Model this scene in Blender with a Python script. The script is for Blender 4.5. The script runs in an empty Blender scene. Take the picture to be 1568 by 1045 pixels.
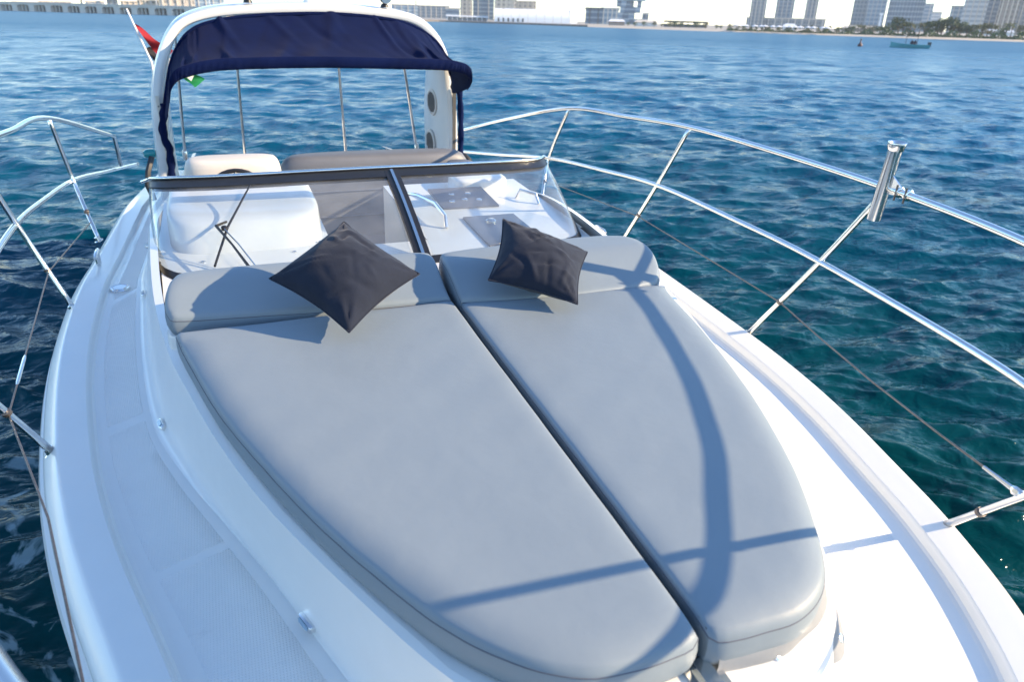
import bpy, math, random
import numpy as np
from mathutils import Vector, Matrix

R = math.radians
scene = bpy.context.scene
col = scene.collection
rng = np.random.default_rng(7)
random.seed(7)

# ------------------------------------------------------------------ camera, sky, sun, exposure
CAM_Z = 2.65                       # camera height above the water, metres
HEAD, PITCH, ROLL = R(21.889), R(24.18), R(1.577)
cam_loc = Vector((-0.769, 0.0, CAM_Z))
F = Vector((math.sin(HEAD) * math.cos(PITCH), math.cos(HEAD) * math.cos(PITCH), -math.sin(PITCH)))
R0 = Vector((math.cos(HEAD), -math.sin(HEAD), 0))
U0 = R0.cross(F)
cr = R0 * math.cos(ROLL) + U0 * math.sin(ROLL)
cu = -R0 * math.sin(ROLL) + U0 * math.cos(ROLL)
cam_d = bpy.data.cameras.new('camera')
cam = bpy.data.objects.new('camera', cam_d)
col.objects.link(cam)
cam.matrix_world = Matrix.Translation(cam_loc) @ Matrix((cr, cu, -F)).transposed().to_4x4()
cam_d.sensor_width = 36.0
cam_d.lens = 36.0 * 1100 / 1568
cam_d.clip_start = 0.05
cam_d.clip_end = 12000
cam_d.dof.use_dof = True
cam_d.dof.focus_distance = 2.9
cam_d.dof.aperture_fstop = 3.5
scene.camera = cam

SUN_EL = R(23.6)
sun_dir = Vector((0.905 * math.cos(SUN_EL), -0.425 * math.cos(SUN_EL), math.sin(SUN_EL))).normalized()
world = bpy.data.worlds.new('World')
scene.world = world
world.use_nodes = True
wn = world.node_tree.nodes
sky = wn.new('ShaderNodeTexSky')
sky.sky_type = 'NISHITA'
sky.sun_disc = False
sky.sun_elevation = SUN_EL
sky.sun_rotation = math.atan2(sun_dir.x, sun_dir.y)
sky.air_density = 1.0
sky.dust_density = 0.0
sky.ozone_density = 3.5
wn['Background'].inputs['Strength'].default_value = 0.15
world.node_tree.links.new(sky.outputs[0], wn['Background'].inputs['Color'])

sd = bpy.data.lights.new('sun', 'SUN')
sd.energy = 4.2
sd.angle = R(0.53)
sd.color = (1.0, 0.77, 0.50)
sun = bpy.data.objects.new('sun', sd)
col.objects.link(sun)
sun.rotation_euler = sun_dir.to_track_quat('Z', 'Y').to_euler()

vs = scene.view_settings
vs.view_transform = 'Standard'
vs.look = 'None'
vs.gamma = 1.0
vs.use_curve_mapping = False
vs.exposure = 1.32
scene.cycles.max_bounces = 10
scene.cycles.transparent_max_bounces = 12
scene.cycles.volume_bounces = 0

# ------------------------------------------------------------------ boat frame: +Y aft, +X to port, z = 0 at the gunwale; trimmed down by the bow
TRIM = R(3.09)
BC = Vector((-0.769, 0.0, 1.5))
BOAT = Matrix.Translation(cam_loc) @ Matrix.Rotation(TRIM, 4, 'X') @ Matrix.Translation(-BC)

# ------------------------------------------------------------------ helpers
def tag(o, label=None, cat=None, group=None, kind=None):
    if label: o['label'] = label
    if cat: o['category'] = cat
    if group: o['group'] = group
    if kind: o['kind'] = kind
    return o

def empty(name, mat=Matrix()):
    o = bpy.data.objects.new(name, None)
    o.empty_display_size = 0.1
    col.objects.link(o)
    o.matrix_world = mat
    return o

class MB:
    """collects geometry for ONE mesh object"""
    def __init__(s):
        s.v = []; s.f = []
    def add(s, v, f):
        n = len(s.v)
        s.v += [tuple(float(c) for c in p) for p in v]
        s.f += [tuple(i + n for i in q) for q in f]
        return s
    def box(s, lo, hi, rz=0, c=None):
        x0, y0, z0 = lo; x1, y1, z1 = hi
        v = [(x0,y0,z0),(x1,y0,z0),(x1,y1,z0),(x0,y1,z0),(x0,y0,z1),(x1,y0,z1),(x1,y1,z1),(x0,y1,z1)]
        return s.add(v, [(0,3,2,1),(4,5,6,7),(0,1,5,4),(1,2,6,5),(2,3,7,6),(3,0,4,7)])
    def loft(s, rings, closed=True, cap0=False, cap1=False):
        n = len(rings[0]); f = []
        v = [p for r in rings for p in r]
        m = n if closed else n - 1
        for i in range(len(rings) - 1):
            for j in range(m):
                k = (j + 1) % n
                f.append((i*n+j, i*n+k, (i+1)*n+k, (i+1)*n+j))
        if cap0: f.append(tuple(range(n - 1, -1, -1)))
        if cap1: f.append(tuple(range((len(rings)-1)*n, len(rings)*n)))
        return s.add(v, f)
    def tube(s, pts, r, n=10, cap=True):
        P = [Vector(p) for p in pts]
        rr = r if hasattr(r, '__len__') else [r] * len(P)
        rings = []; up = None
        for i, p in enumerate(P):
            t = (P[min(i+1, len(P)-1)] - P[max(i-1, 0)]).normalized()
            if up is None:
                up = Vector((0,0,1)) if abs(t.z) < 0.9 else Vector((1,0,0))
            a = t.cross(up).normalized(); b = a.cross(t).normalized(); up = b
            rings.append([p + (a*math.cos(2*math.pi*k/n) + b*math.sin(2*math.pi*k/n)) * rr[i] for k in range(n)])
        return s.loft(rings, True, cap, cap)
    def lathe(s, c, axis, prof, n=16):
        c = Vector(c); ax = Vector(axis).normalized()
        a = ax.orthogonal().normalized(); b = ax.cross(a)
        rings = [[c + ax*h + (a*math.cos(2*math.pi*k/n) + b*math.sin(2*math.pi*k/n))*r for k in range(n)] for h, r in prof]
        return s.loft(rings, True, True, True)
    def grid(s, P):
        """P: rows of points"""
        return s.loft(P, closed=False)
    def mesh(s, name, mat, smooth=40):
        m = bpy.data.meshes.new(name)
        m.from_pydata(s.v, [], s.f)
        m.validate()
        m.materials.append(mat)
        if smooth:
            m.shade_smooth()
            if smooth < 180: m.set_sharp_from_angle(angle=R(smooth))
        return m
    def build(s, name, mat, parent=None, smooth=40, origin=None, frame=None):
        if origin is not None:
            o0 = origin
            s.v = [(p[0]-o0[0], p[1]-o0[1], p[2]-o0[2]) for p in s.v]
        o = bpy.data.objects.new(name, s.mesh(name, mat, smooth))
        col.objects.link(o)
        if parent: o.parent = parent
        elif frame is not None:
            o.matrix_world = frame @ Matrix.Translation(origin if origin is not None else (0,0,0))
        elif origin is not None:
            o.location = origin
        return o

def cr_spline(pts, n):
    """Catmull-Rom through pts, n samples per segment"""
    P = np.array(pts, float)
    Q = np.vstack([2*P[0]-P[1], P, 2*P[-1]-P[-2]])
    out = []
    for i in range(len(P) - 1):
        p0, p1, p2, p3 = Q[i:i+4]
        for k in range(n):
            t = k / n
            out.append(0.5*((2*p1)+(-p0+p2)*t+(2*p0-5*p1+4*p2-p3)*t*t+(-p0+3*p1-3*p2+p3)*t**3))
    out.append(P[-1])
    return np.array(out)

def sstep(a, b, x):
    t = np.clip((x - a) / (b - a), 0, 1)
    return t*t*(3-2*t)

# ------------------------------------------------------------------ materials
def mat(name, base=(0.8,0.8,0.8), rough=0.5, metal=0.0, spec=0.5, coat=0.0, sheen=0.0, var=0.0, vscale=3.0,
        bump=0.0, bscale=200.0, bdist=0.002, rvar=0.0):
    m = bpy.data.materials.new(name)
    m.use_nodes = True
    nt = m.node_tree; N = nt.nodes; L = nt.links
    b = N['Principled BSDF']
    b.inputs['Base Color'].default_value = (*base, 1)
    b.inputs['Roughness'].default_value = rough
    b.inputs['Metallic'].default_value = metal
    b.inputs['Specular IOR Level'].default_value = spec
    b.inputs['Coat Weight'].default_value = coat
    b.inputs['Coat Roughness'].default_value = 0.06
    b.inputs['Sheen Weight'].default_value = sheen
    tc = N.new('ShaderNodeTexCoord')
    if var or rvar:
        n = N.new('ShaderNodeTexNoise'); n.inputs['Scale'].default_value = vscale; n.inputs['Detail'].default_value = 6
        n.inputs['Roughness'].default_value = 0.65
        L.new(tc.outputs['Object'], n.inputs['Vector'])
        if var:
            r = N.new('ShaderNodeMapRange'); r.inputs['From Min'].default_value = 0.3; r.inputs['From Max'].default_value = 0.7
            r.inputs['To Min'].default_value = 1 - var; r.inputs['To Max'].default_value = 1 + var
            L.new(n.outputs['Fac'], r.inputs['Value'])
            mx = N.new('ShaderNodeMix'); mx.data_type = 'RGBA'; mx.blend_type = 'MULTIPLY'
            mx.inputs['Factor'].default_value = 1
            mx.inputs['A'].default_value = (*base, 1)
            L.new(r.outputs['Result'], mx.inputs['B'])
            L.new(mx.outputs['Result'], b.inputs['Base Color'])
        if rvar:
            r2 = N.new('ShaderNodeMapRange'); r2.inputs['From Min'].default_value = 0.3; r2.inputs['From Max'].default_value = 0.7
            r2.inputs['To Min'].default_value = max(0.02, rough - rvar); r2.inputs['To Max'].default_value = rough + rvar
            L.new(n.outputs['Fac'], r2.inputs['Value']); L.new(r2.outputs['Result'], b.inputs['Roughness'])
    if bump:
        n2 = N.new('ShaderNodeTexNoise'); n2.inputs['Scale'].default_value = bscale; n2.inputs['Detail'].default_value = 3
        L.new(tc.outputs['Object'], n2.inputs['Vector'])
        bp = N.new('ShaderNodeBump'); bp.inputs['Strength'].default_value = bump; bp.inputs['Distance'].default_value = bdist
        L.new(n2.outputs['Fac'], bp.inputs['Height']); L.new(bp.outputs['Normal'], b.inputs['Normal'])
    return m

def relief(m, scale, dist, strength):
    nt = m.node_tree; N = nt.nodes; L = nt.links; b = N['Principled BSDF']
    tc = N.new('ShaderNodeTexCoord'); n = N.new('ShaderNodeTexNoise'); n.inputs['Scale'].default_value = scale; n.inputs['Detail'].default_value = 4
    L.new(tc.outputs['Object'], n.inputs['Vector'])
    bp = N.new('ShaderNodeBump'); bp.inputs['Strength'].default_value = strength; bp.inputs['Distance'].default_value = dist
    L.new(n.outputs['Fac'], bp.inputs['Height'])
    if b.inputs['Normal'].links: L.new(b.inputs['Normal'].links[0].from_socket, bp.inputs['Normal'])
    L.new(bp.outputs[0], b.inputs['Normal'])

M = {}
M['gelcoat'] = mat('gelcoat', (0.74, 0.74, 0.715), 0.24, coat=0.25, var=0.015, vscale=5, rvar=0.03)
M['cream'] = mat('cream_gelcoat', (0.74, 0.68, 0.57), 0.35, var=0.04, vscale=6)
M['steel'] = mat('polished_steel', (0.78, 0.77, 0.75), 0.13, metal=1.0, rvar=0.06, vscale=25)
M['wire'] = mat('wire_rope', (0.16, 0.14, 0.13), 0.4, metal=0.8, var=0.3, vscale=60)
M['black'] = mat('black_rubber', (0.012, 0.012, 0.014), 0.4, var=0.2, vscale=20)
M['vinyl'] = mat('grey_vinyl', (0.213, 0.256, 0.289), 0.48, spec=0.4, var=0.018, vscale=7, bump=0.25, bscale=900, bdist=0.0006, rvar=0.06)
relief(M['vinyl'], 14, 0.004, 0.35)
M['vinyl_dark'] = mat('grey_vinyl_boxing', (0.20, 0.235, 0.265), 0.5, var=0.04, vscale=9, bump=0.25, bscale=900, bdist=0.0006)
M['vinyl_white'] = mat('pale_vinyl_skirt', (0.25, 0.26, 0.27), 0.5, var=0.03, vscale=9, bump=0.3, bscale=40, bdist=0.003)
M['beige_vinyl'] = mat('beige_vinyl', (0.62, 0.57, 0.50), 0.5, var=0.04, vscale=5, bump=0.2, bscale=500, bdist=0.0006)
M['seat_grey'] = mat('seat_grey_vinyl', (0.15, 0.155, 0.17), 0.5, var=0.06, vscale=4, bump=0.2, bscale=500, bdist=0.0006)
M['thread'] = mat('thread', (0.10, 0.11, 0.14), 0.8)
M['canvas'] = mat('navy_canvas', (0.0028, 0.0080, 0.042), 0.9, spec=0.06, sheen=0.02, var=0.18, vscale=5, bump=0.35, bscale=260, bdist=0.002)
M['pillow'] = mat('charcoal_fabric', (0.013, 0.018, 0.033), 0.85, spec=0.2, sheen=0.12, var=0.12, vscale=14, bump=0.3, bscale=600, bdist=0.001)
relief(M['pillow'], 22, 0.006, 0.5)
M['dashdark'] = mat('smoked_panel', (0.10, 0.105, 0.13), 0.18, var=0.05, vscale=8)
M['lens'] = mat('lamp_lens', (0.24, 0.36, 0.48), 0.1, coat=0.5, spec=0.7)
M['teal'] = mat('teal_lens', (0.0, 0.22, 0.24), 0.15, coat=0.5)
M['red'] = mat('flag_red', (0.26, 0.006, 0.014), 0.8, var=0.1, vscale=9)
M['green'] = mat('flag_green', (0.0, 0.18, 0.055), 0.8, var=0.1, vscale=9)
M['flagblack'] = mat('flag_black', (0.012, 0.012, 0.016), 0.8)
M['flagwhite'] = mat('flag_white', (0.75, 0.75, 0.75), 0.8)
M['grille'] = mat('grille', (0.55, 0.54, 0.52), 0.5)
M['slot'] = mat('dark_slot', (0.10, 0.10, 0.10), 0.6)

def nonskid():
    m = mat('nonskid', (0.72, 0.72, 0.70), 0.42, var=0.03, vscale=4)
    nt = m.node_tree; N = nt.nodes; L = nt.links
    tc = N.new('ShaderNodeTexCoord')
    mp = N.new('ShaderNodeMapping'); mp.inputs['Rotation'].default_value = (0, 0, R(0)); mp.inputs['Scale'].default_value = (1, 1, 1)
    L.new(tc.outputs['Object'], mp.inputs['Vector'])
    w1 = N.new('ShaderNodeTexWave'); w1.inputs['Scale'].default_value = 40; w1.bands_direction = 'X'
    w2 = N.new('ShaderNodeTexWave'); w2.inputs['Scale'].default_value = 40; w2.bands_direction = 'Y'
    L.new(mp.outputs[0], w1.inputs['Vector']); L.new(mp.outputs[0], w2.inputs['Vector'])
    ml = N.new('ShaderNodeMath'); ml.operation = 'MULTIPLY'
    L.new(w1.outputs['Fac'], ml.inputs[0]); L.new(w2.outputs['Fac'], ml.inputs[1])
    bp = N.new('ShaderNodeBump'); bp.inputs['Strength'].default_value = 0.7; bp.inputs['Distance'].default_value = 0.0015
    L.new(ml.outputs[0], bp.inputs['Height'])
    b = N['Principled BSDF']
    L.new(bp.outputs[0], b.inputs['Normal'])
    # scuffs: sparse grey foot marks
    n = N.new('ShaderNodeTexNoise'); n.inputs['Scale'].default_value = 9; n.inputs['Detail'].default_value = 8; n.inputs['Roughness'].default_value = 0.75
    L.new(tc.outputs['Object'], n.inputs['Vector'])
    rp = N.new('ShaderNodeMapRange'); rp.inputs['From Min'].default_value = 0.62; rp.inputs['From Max'].default_value = 0.78
    rp.inputs['To Min'].default_value = 0; rp.inputs['To Max'].default_value = 0.35
    L.new(n.outputs['Fac'], rp.inputs['Value'])
    mx = N.new('ShaderNodeMix'); mx.data_type = 'RGBA'
    src = b.inputs['Base Color'].links[0].from_socket
    L.new(rp.outputs[0], mx.inputs['Factor']); L.new(src, mx.inputs['A'])
    mx.inputs['B'].default_value = (0.42, 0.42, 0.42, 1)
    L.new(mx.outputs['Result'], b.inputs['Base Color'])
    return m
M['nonskid'] = nonskid()

def glass(name, tint, gloss=1.0):
    m = bpy.data.materials.new(name); m.use_nodes = True
    nt = m.node_tree; N = nt.nodes; L = nt.links
    N.remove(N['Principled BSDF'])
    tr = N.new('ShaderNodeBsdfTransparent'); tr.inputs['Color'].default_value = (*tint, 1)
    gl = N.new('ShaderNodeBsdfGlossy'); gl.inputs['Roughness'].default_value = 0.03
    fr = N.new('ShaderNodeFresnel')
    ge = N.new('ShaderNodeNewGeometry'); io = N.new('ShaderNodeMapRange')      # the pane's inner face mirrors like its outer one
    io.inputs['To Min'].default_value = 1.45; io.inputs['To Max'].default_value = 1/1.45
    L.new(ge.outputs['Backfacing'], io.inputs['Value']); L.new(io.outputs[0], fr.inputs['IOR'])
    mx = N.new('ShaderNodeMixShader')
    L.new(fr.outputs[0], mx.inputs[0]); L.new(tr.outputs[0], mx.inputs[1]); L.new(gl.outputs[0], mx.inputs[2])
    # salt film: a thin diffuse veil of dried spray
    df = N.new('ShaderNodeBsdfDiffuse'); df.inputs['Color'].default_value = (0.7, 0.72, 0.75, 1)
    n = N.new('ShaderNodeTexNoise'); n.inputs['Scale'].default_value = 4; n.inputs['Detail'].default_value = 6
    tc = N.new('ShaderNodeTexCoord'); L.new(tc.outputs['Object'], n.inputs['Vector'])
    rp = N.new('ShaderNodeMapRange'); rp.inputs['From Min'].default_value = 0.35; rp.inputs['From Max'].default_value = 0.75
    rp.inputs['To Min'].default_value = 0.03; rp.inputs['To Max'].default_value = 0.10
    L.new(n.outputs['Fac'], rp.inputs['Value'])
    m2 = N.new('ShaderNodeMixShader')
    L.new(rp.outputs[0], m2.inputs[0]); L.new(mx.outputs[0], m2.inputs[1]); L.new(df.outputs[0], m2.inputs[2])
    L.new(m2.outputs[0], N['Material Output'].inputs['Surface'])
    return m
M['glass'] = glass('windscreen_glass', (0.92, 0.95, 0.965))

def water_mat():
    m = mat('sea_water', (0.003, 0.040, 0.052), 0.10, spec=0.12)
    nt = m.node_tree; N = nt.nodes; L = nt.links
    b = N['Principled BSDF']; b.inputs['IOR'].default_value = 1.33
    tc = N.new('ShaderNodeTexCoord')
    mp = N.new('ShaderNodeMapping'); mp.inputs['Rotation'].default_value = (0, 0, R(22)); mp.inputs['Scale'].default_value = (0.65, 1.0, 1.0)
    L.new(tc.outputs['Object'], mp.inputs['Vector'])
    hs = []
    for sc, dist, st in ((0.35, 0.9, 0.5), (1.2, 0.35, 0.5), (3.6, 0.10, 0.6), (10.0, 0.026, 0.65)):
        n = N.new('ShaderNodeTexNoise'); n.inputs['Scale'].default_value = sc; n.inputs['Detail'].default_value = 3; n.inputs['Roughness'].default_value = 0.55
        n.inputs['Distortion'].default_value = 0.4
        L.new(mp.outputs[0], n.inputs['Vector'])
        hs.append((n, dist, st))
    prev = None
    for n, dist, st in hs:
        bp = N.new('ShaderNodeBump'); bp.inputs['Strength'].default_value = st; bp.inputs['Distance'].default_value = dist
        L.new(n.outputs['Fac'], bp.inputs['Height'])
        if prev: L.new(prev.outputs[0], bp.inputs['Normal'])
        prev = bp
    L.new(prev.outputs[0], b.inputs['Normal'])
    # greener near the boat, bluer further out to paint in reflected sky; broad patches
    n = N.new('ShaderNodeTexNoise'); n.inputs['Scale'].default_value = 0.12; n.inputs['Detail'].default_value = 3
    L.new(tc.outputs['Object'], n.inputs['Vector'])
    ds = N.new('ShaderNodeVectorMath'); ds.operation = 'LENGTH'; L.new(tc.outputs['Object'], ds.inputs[0])
    dr = N.new('ShaderNodeMapRange'); dr.inputs['From Min'].default_value = 3; dr.inputs['From Max'].default_value = 24; L.new(ds.outputs['Value'], dr.inputs['Value'])
    ad = N.new('ShaderNodeMath'); ad.operation = 'MULTIPLY_ADD'; ad.inputs[1].default_value = 0.5; ad.inputs[2].default_value = -0.25; L.new(n.outputs['Fac'], ad.inputs[0])
    a2 = N.new('ShaderNodeMath'); a2.operation = 'ADD'; a2.use_clamp = True; L.new(ad.outputs[0], a2.inputs[0]); L.new(dr.outputs[0], a2.inputs[1])
    mx = N.new('ShaderNodeMix'); mx.data_type = 'RGBA'
    mx.inputs['A'].default_value = (0.0001, 0.034, 0.040, 1); mx.inputs['B'].default_value = (0.0008, 0.080, 0.165, 1)
    L.new(a2.outputs[0], mx.inputs['Factor'])
    # lacy pale patches off the starboard bow and a streak of bubbles to port
    def lace(cx, cy, rad):
        vm = N.new('ShaderNodeVectorMath'); vm.operation = 'DISTANCE'
        vm.inputs[1].default_value = (cx, cy, 0); L.new(tc.outputs['Object'], vm.inputs[0])
        rr = N.new('ShaderNodeMapRange'); rr.inputs['From Min'].default_value = rad; rr.inputs['From Max'].default_value = rad*0.35
        L.new(vm.outputs['Value'], rr.inputs['Value'])
        return rr
    wn_ = N.new('ShaderNodeTexNoise'); wn_.inputs['Scale'].default_value = 1.7; wn_.inputs['Detail'].default_value = 5; wn_.inputs['Distortion'].default_value = 2.2
    L.new(tc.outputs['Object'], wn_.inputs['Vector'])
    th = N.new('ShaderNodeMapRange'); th.inputs['From Min'].default_value = 0.545; th.inputs['From Max'].default_value = 0.60
    L.new(wn_.outputs['Fac'], th.inputs['Value'])
    l1 = lace(-2.5, 3.6, 2.2)
    mu = N.new('ShaderNodeMath'); mu.operation = 'MULTIPLY'; L.new(th.outputs[0], mu.inputs[0]); L.new(l1.outputs[0], mu.inputs[1])
    mu2 = N.new('ShaderNodeMath'); mu2.operation = 'MULTIPLY'; mu2.inputs[1].default_value = 0.42; L.new(mu.outputs[0], mu2.inputs[0])
    mf = N.new('ShaderNodeMix'); mf.data_type = 'RGBA'; mf.inputs['B'].default_value = (0.42, 0.55, 0.60, 1)
    L.new(mu2.outputs[0], mf.inputs['Factor']); L.new(mx.outputs['Result'], mf.inputs['A'])
    L.new(mf.outputs['Result'], b.inputs['Base Color'])
    ra = N.new('ShaderNodeMapRange'); ra.inputs['To Min'].default_value = 0.10; ra.inputs['To Max'].default_value = 0.6
    L.new(mu2.outputs[0], ra.inputs['Value'])
    fr_ = N.new('ShaderNodeMapRange'); fr_.inputs['From Min'].default_value = 8; fr_.inputs['From Max'].default_value = 140
    fr_.inputs['To Min'].default_value = 0.0; fr_.inputs['To Max'].default_value = 0.24; L.new(ds.outputs['Value'], fr_.inputs['Value'])
    ar = N.new('ShaderNodeMath'); ar.operation = 'ADD'; L.new(ra.outputs[0], ar.inputs[0]); L.new(fr_.outputs[0], ar.inputs[1])
    L.new(ar.outputs[0], b.inputs['Roughness'])
    return m
M['water'] = water_mat()

# ------------------------------------------------------------------ the sea
def sea():
    # polar sheet, dense where the waves are near, reaching the haze edge
    th0 = HEAD
    a = np.concatenate([np.arange(-64, 64.01, 0.19), np.arange(66, 296, 2.4)])
    ang = np.radians(a) + th0
    r1 = np.exp(np.arange(math.log(0.9), math.log(160), 0.0078))
    r2 = np.exp(np.arange(math.log(162), math.log(1690), 0.05))
    rad = np.concatenate([r1, r2, [1700]])
    A, Rr = np.meshgrid(ang, rad)
    X = Rr*np.sin(A); Y = Rr*np.cos(A)
    dx = np.zeros_like(X); dy = np.zeros_like(X); dz = np.zeros_like(X)
    spacing = np.maximum(Rr*0.0078, Rr*np.radians(0.19))
    rg = np.random.default_rng(11)
    wind = HEAD + R(8)
    for i in range(110):
        lam = 0.17 * (7.5/0.17)**(rg.random()**1.25)
        k = 2*math.pi/lam
        d = wind + rg.normal(0, 0.48)
        amp = 0.0058*(lam**0.72 if lam < 0.9 else 0.927*(lam/0.9)**0.25)*(0.6+0.8*rg.random())
        ph = rg.random()*2*math.pi
        phase = k*(X*math.sin(d)+Y*math.cos(d)) + ph
        fade = np.clip((lam/spacing - 2.0)/1.5, 0, 1)
        dz += amp*fade*np.cos(phase)
        q = 0.75
        dx -= q*amp*fade*math.sin(d)*np.sin(phase); dy -= q*amp*fade*math.cos(d)*np.sin(phase)
    X = X+dx; Y = Y+dy
    na = len(ang); nr = len(rad)
    V = np.stack([X, Y, dz], -1).reshape(-1, 3)
    V = np.vstack([V, [[0, 0, 0]]])
    i = np.arange(nr-1)[:, None]; j = np.arange(na)[None, :]; k = (j+1) % na
    q = np.stack([i*na+j, (i+1)*na+j, (i+1)*na+k, i*na+k], -1).reshape(-1, 4)
    m = bpy.data.meshes.new('sea')
    nq = len(q)
    tri = np.stack([np.arange(na), (np.arange(na)+1) % na, np.full(na, len(V)-1)], -1)
    m.vertices.add(len(V)); m.vertices.foreach_set('co', V.ravel())
    m.loops.add(nq*4+na*3)
    m.loops.foreach_set('vertex_index', np.concatenate([q.ravel()[::1], tri.ravel()]).astype(np.int32))
    m.polygons.add(nq+na)
    m.polygons.foreach_set('loop_start', np.concatenate([np.arange(nq)*4, nq*4+np.arange(na)*3]).astype(np.int32))
    m.update(calc_edges=True)
    m.flip_normals() if m.polygons[10].normal.z < 0 else None
    m.materials.append(M['water'])
    m.shade_smooth()
    o = bpy.data.objects.new('sea', m); col.objects.link(o)
    tag(o, 'choppy blue green sea around the boat', 'water', kind='structure')
sea()

# ------------------------------------------------------------------ the boat: hull and decks
boat = empty('motor_boat', BOAT @ Matrix.Translation((0, 4, -1.2)))
tag(boat, 'white motor cruiser seen from its bow with grey sunpad and navy canopy', 'boat')
BO = (0, 4, -1.2)
def bpart(mb, name, material, parent=None, smooth=40):
    mb.v = [(p[0]-BO[0], p[1]-BO[1], p[2]-BO[2]) for p in mb.v]
    o = mb.build(name, material, None, smooth)
    o.parent = parent or boat
    return o

GUN = [(1.45,9.0),(1.53,6.5),(1.575,4.5),(1.58,3.6),(1.56,3.0),(1.51,2.4),(1.46,2.05),(1.395,1.75),(1.31,1.45),(1.215,1.13),(1.08,.80),(.88,.48),(.52,.10),(0,-.14)]
COA = [(1.2,9.0),(1.24,6.5),(1.28,4.5),(1.265,3.85),(1.215,3.1),(1.15,2.53),(1.05,2.19),(.935,1.9),(.82,1.61),(.685,1.23),(.57,.95),(.44,.72),(.23,.58),(0,.55)]
TOP = [(1.1,9.0),(1.13,6.5),(1.19,4.5),(1.17,3.85),(1.12,3.1),(1.05,2.56),(.97,2.2),(.88,1.86),(.775,1.55),(.63,1.22),(.49,.94),(.37,.80),(.2,.735),(0,.725)]
NS = 8
def mirror_close(P):
    """half outline stern->bow tip, then the mirrored half"""
    H = [(-x, y) for x, y in P]
    full = H + [(x, y) for x, y in P[-2::-1]]
    return cr_spline(full, NS)
gun = mirror_close(GUN); coa = mirror_close(COA); top = mirror_close(TOP)
def slew(P, a):      # the bow lies a touch to port of the pad's centre line
    P[:, 0] += a*(1-sstep(1.0, 3.4, P[:, 1])); return P
gun = slew(gun, 0.085); coa = slew(coa, 0.03)
NP = len(gun)
tan = np.gradient(gun, axis=0); tan /= np.linalg.norm(tan, axis=1)[:, None]
nin = np.stack([-tan[:, 1]*-1, tan[:, 0]*-1], -1)       # inward normal
cen = np.array([0, 4.0])
nin *= np.sign(np.sum(nin*(cen-gun), axis=1))[:, None]
def sheer(y):
    return -0.075*np.maximum(0, y-3.6)*sstep(3.4, 4.6, y) - 0.07*np.maximum(0, y-6.0)
def off(d, z):
    p = gun + nin*d
    return [(p[i,0], p[i,1], z + sheer(gun[i,1])) for i in range(NP)]
mb = MB()
mb.loft([off(0.62,-1.7), off(0.42,-1.25), off(0.22,-0.8), off(0.09,-0.4), off(0.03,-0.2), off(0.012,-0.13)], closed=False)
bpart(mb, 'hull', M['gelcoat'])
mb = MB()
mb.loft([off(0.014,-0.131), off(-0.016,-0.127), off(-0.024,-0.11), off(-0.016,-0.092), off(0.002,-0.088)], closed=False)
bpart(mb, 'rub_rail', M['gelcoat'])
mb = MB()
prof = [(0.002,-0.088),(0.0,-0.060),(0.003,-0.047),(0.010,-0.038),(0.030,-0.018),(0.046,-0.004),(0.052,0.0),(0.058,0.0008),(0.064,0.0002),(0.075,-0.0015),(0.11,-0.0070),(0.138,-0.0115),(0.146,-0.0130),(0.151,-0.018),(0.155,-0.028),(0.161,-0.042),(0.170,-0.0485),(0.184,-0.050)]
mb.loft([off(d, z) for d, z in prof], closed=False)
bpart(mb, 'bulwark', M['gelcoat'], smooth=28)
inner = gun + nin*0.184
# side decks: from the bulwark foot to the coachroof foot
def deckpt(i, f, z):
    p = inner[i]*(1-f) + coa[i]*f
    return (p[0], p[1], z + sheer(gun[i,1])*(1-f) + sheer(coa[i,1])*f)
mb = MB()
mb.loft([[deckpt(i, f, -0.050) for i in range(NP)] for f in (0, .25, .5, .75, 1.0)], closed=False)
bpart(mb, 'side_deck', M['gelcoat'])
# raised non-skid panels let into the deck
half = NP//2
def panel(i0, i1, f0=0.13, f1=0.86):
    mb = MB()
    P = []
    for f in np.linspace(f0, f1, 5):
        P.append([deckpt(i, f, -0.0489) for i in range(i0, i1+1)])
    edge0 = [deckpt(i, f0-0.008, -0.0502) for i in range(i0, i1+1)]
    edge1 = [deckpt(i, f1+0.008, -0.0502) for i in range(i0, i1+1)]
    mb.loft([edge0]+P+[edge1], closed=False)
    for i, q in ((i0, -1), (i1, 1)):
        A = [deckpt(i, f, -0.0489) for f in np.linspace(f0, f1, 5)]; k = i+q
        B = [tuple(np.array(deckpt(i, f, -0.0505))*.94+np.array(deckpt(k, f, -0.0505))*.06) for f in np.linspace(f0, f1, 5)]
        mb.loft([A, B] if q > 0 else [B, A], closed=False)
    bpart(mb, 'nonskid_panel', M['nonskid'], deckobj)
deckobj = [o for o in boat.children if o.name == 'side_deck'][0]
segs = [(2, 22), (23, 38), (39, 58), (59, 76), (77, 92)]
for a, b_ in segs: panel(a, b_)
for a, b_ in segs[:-1]: panel(NP-1-b_, NP-1-a)
panel(93, NP-1-93, 0.13, 0.80) if NP-1-93 > 93 else None

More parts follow.
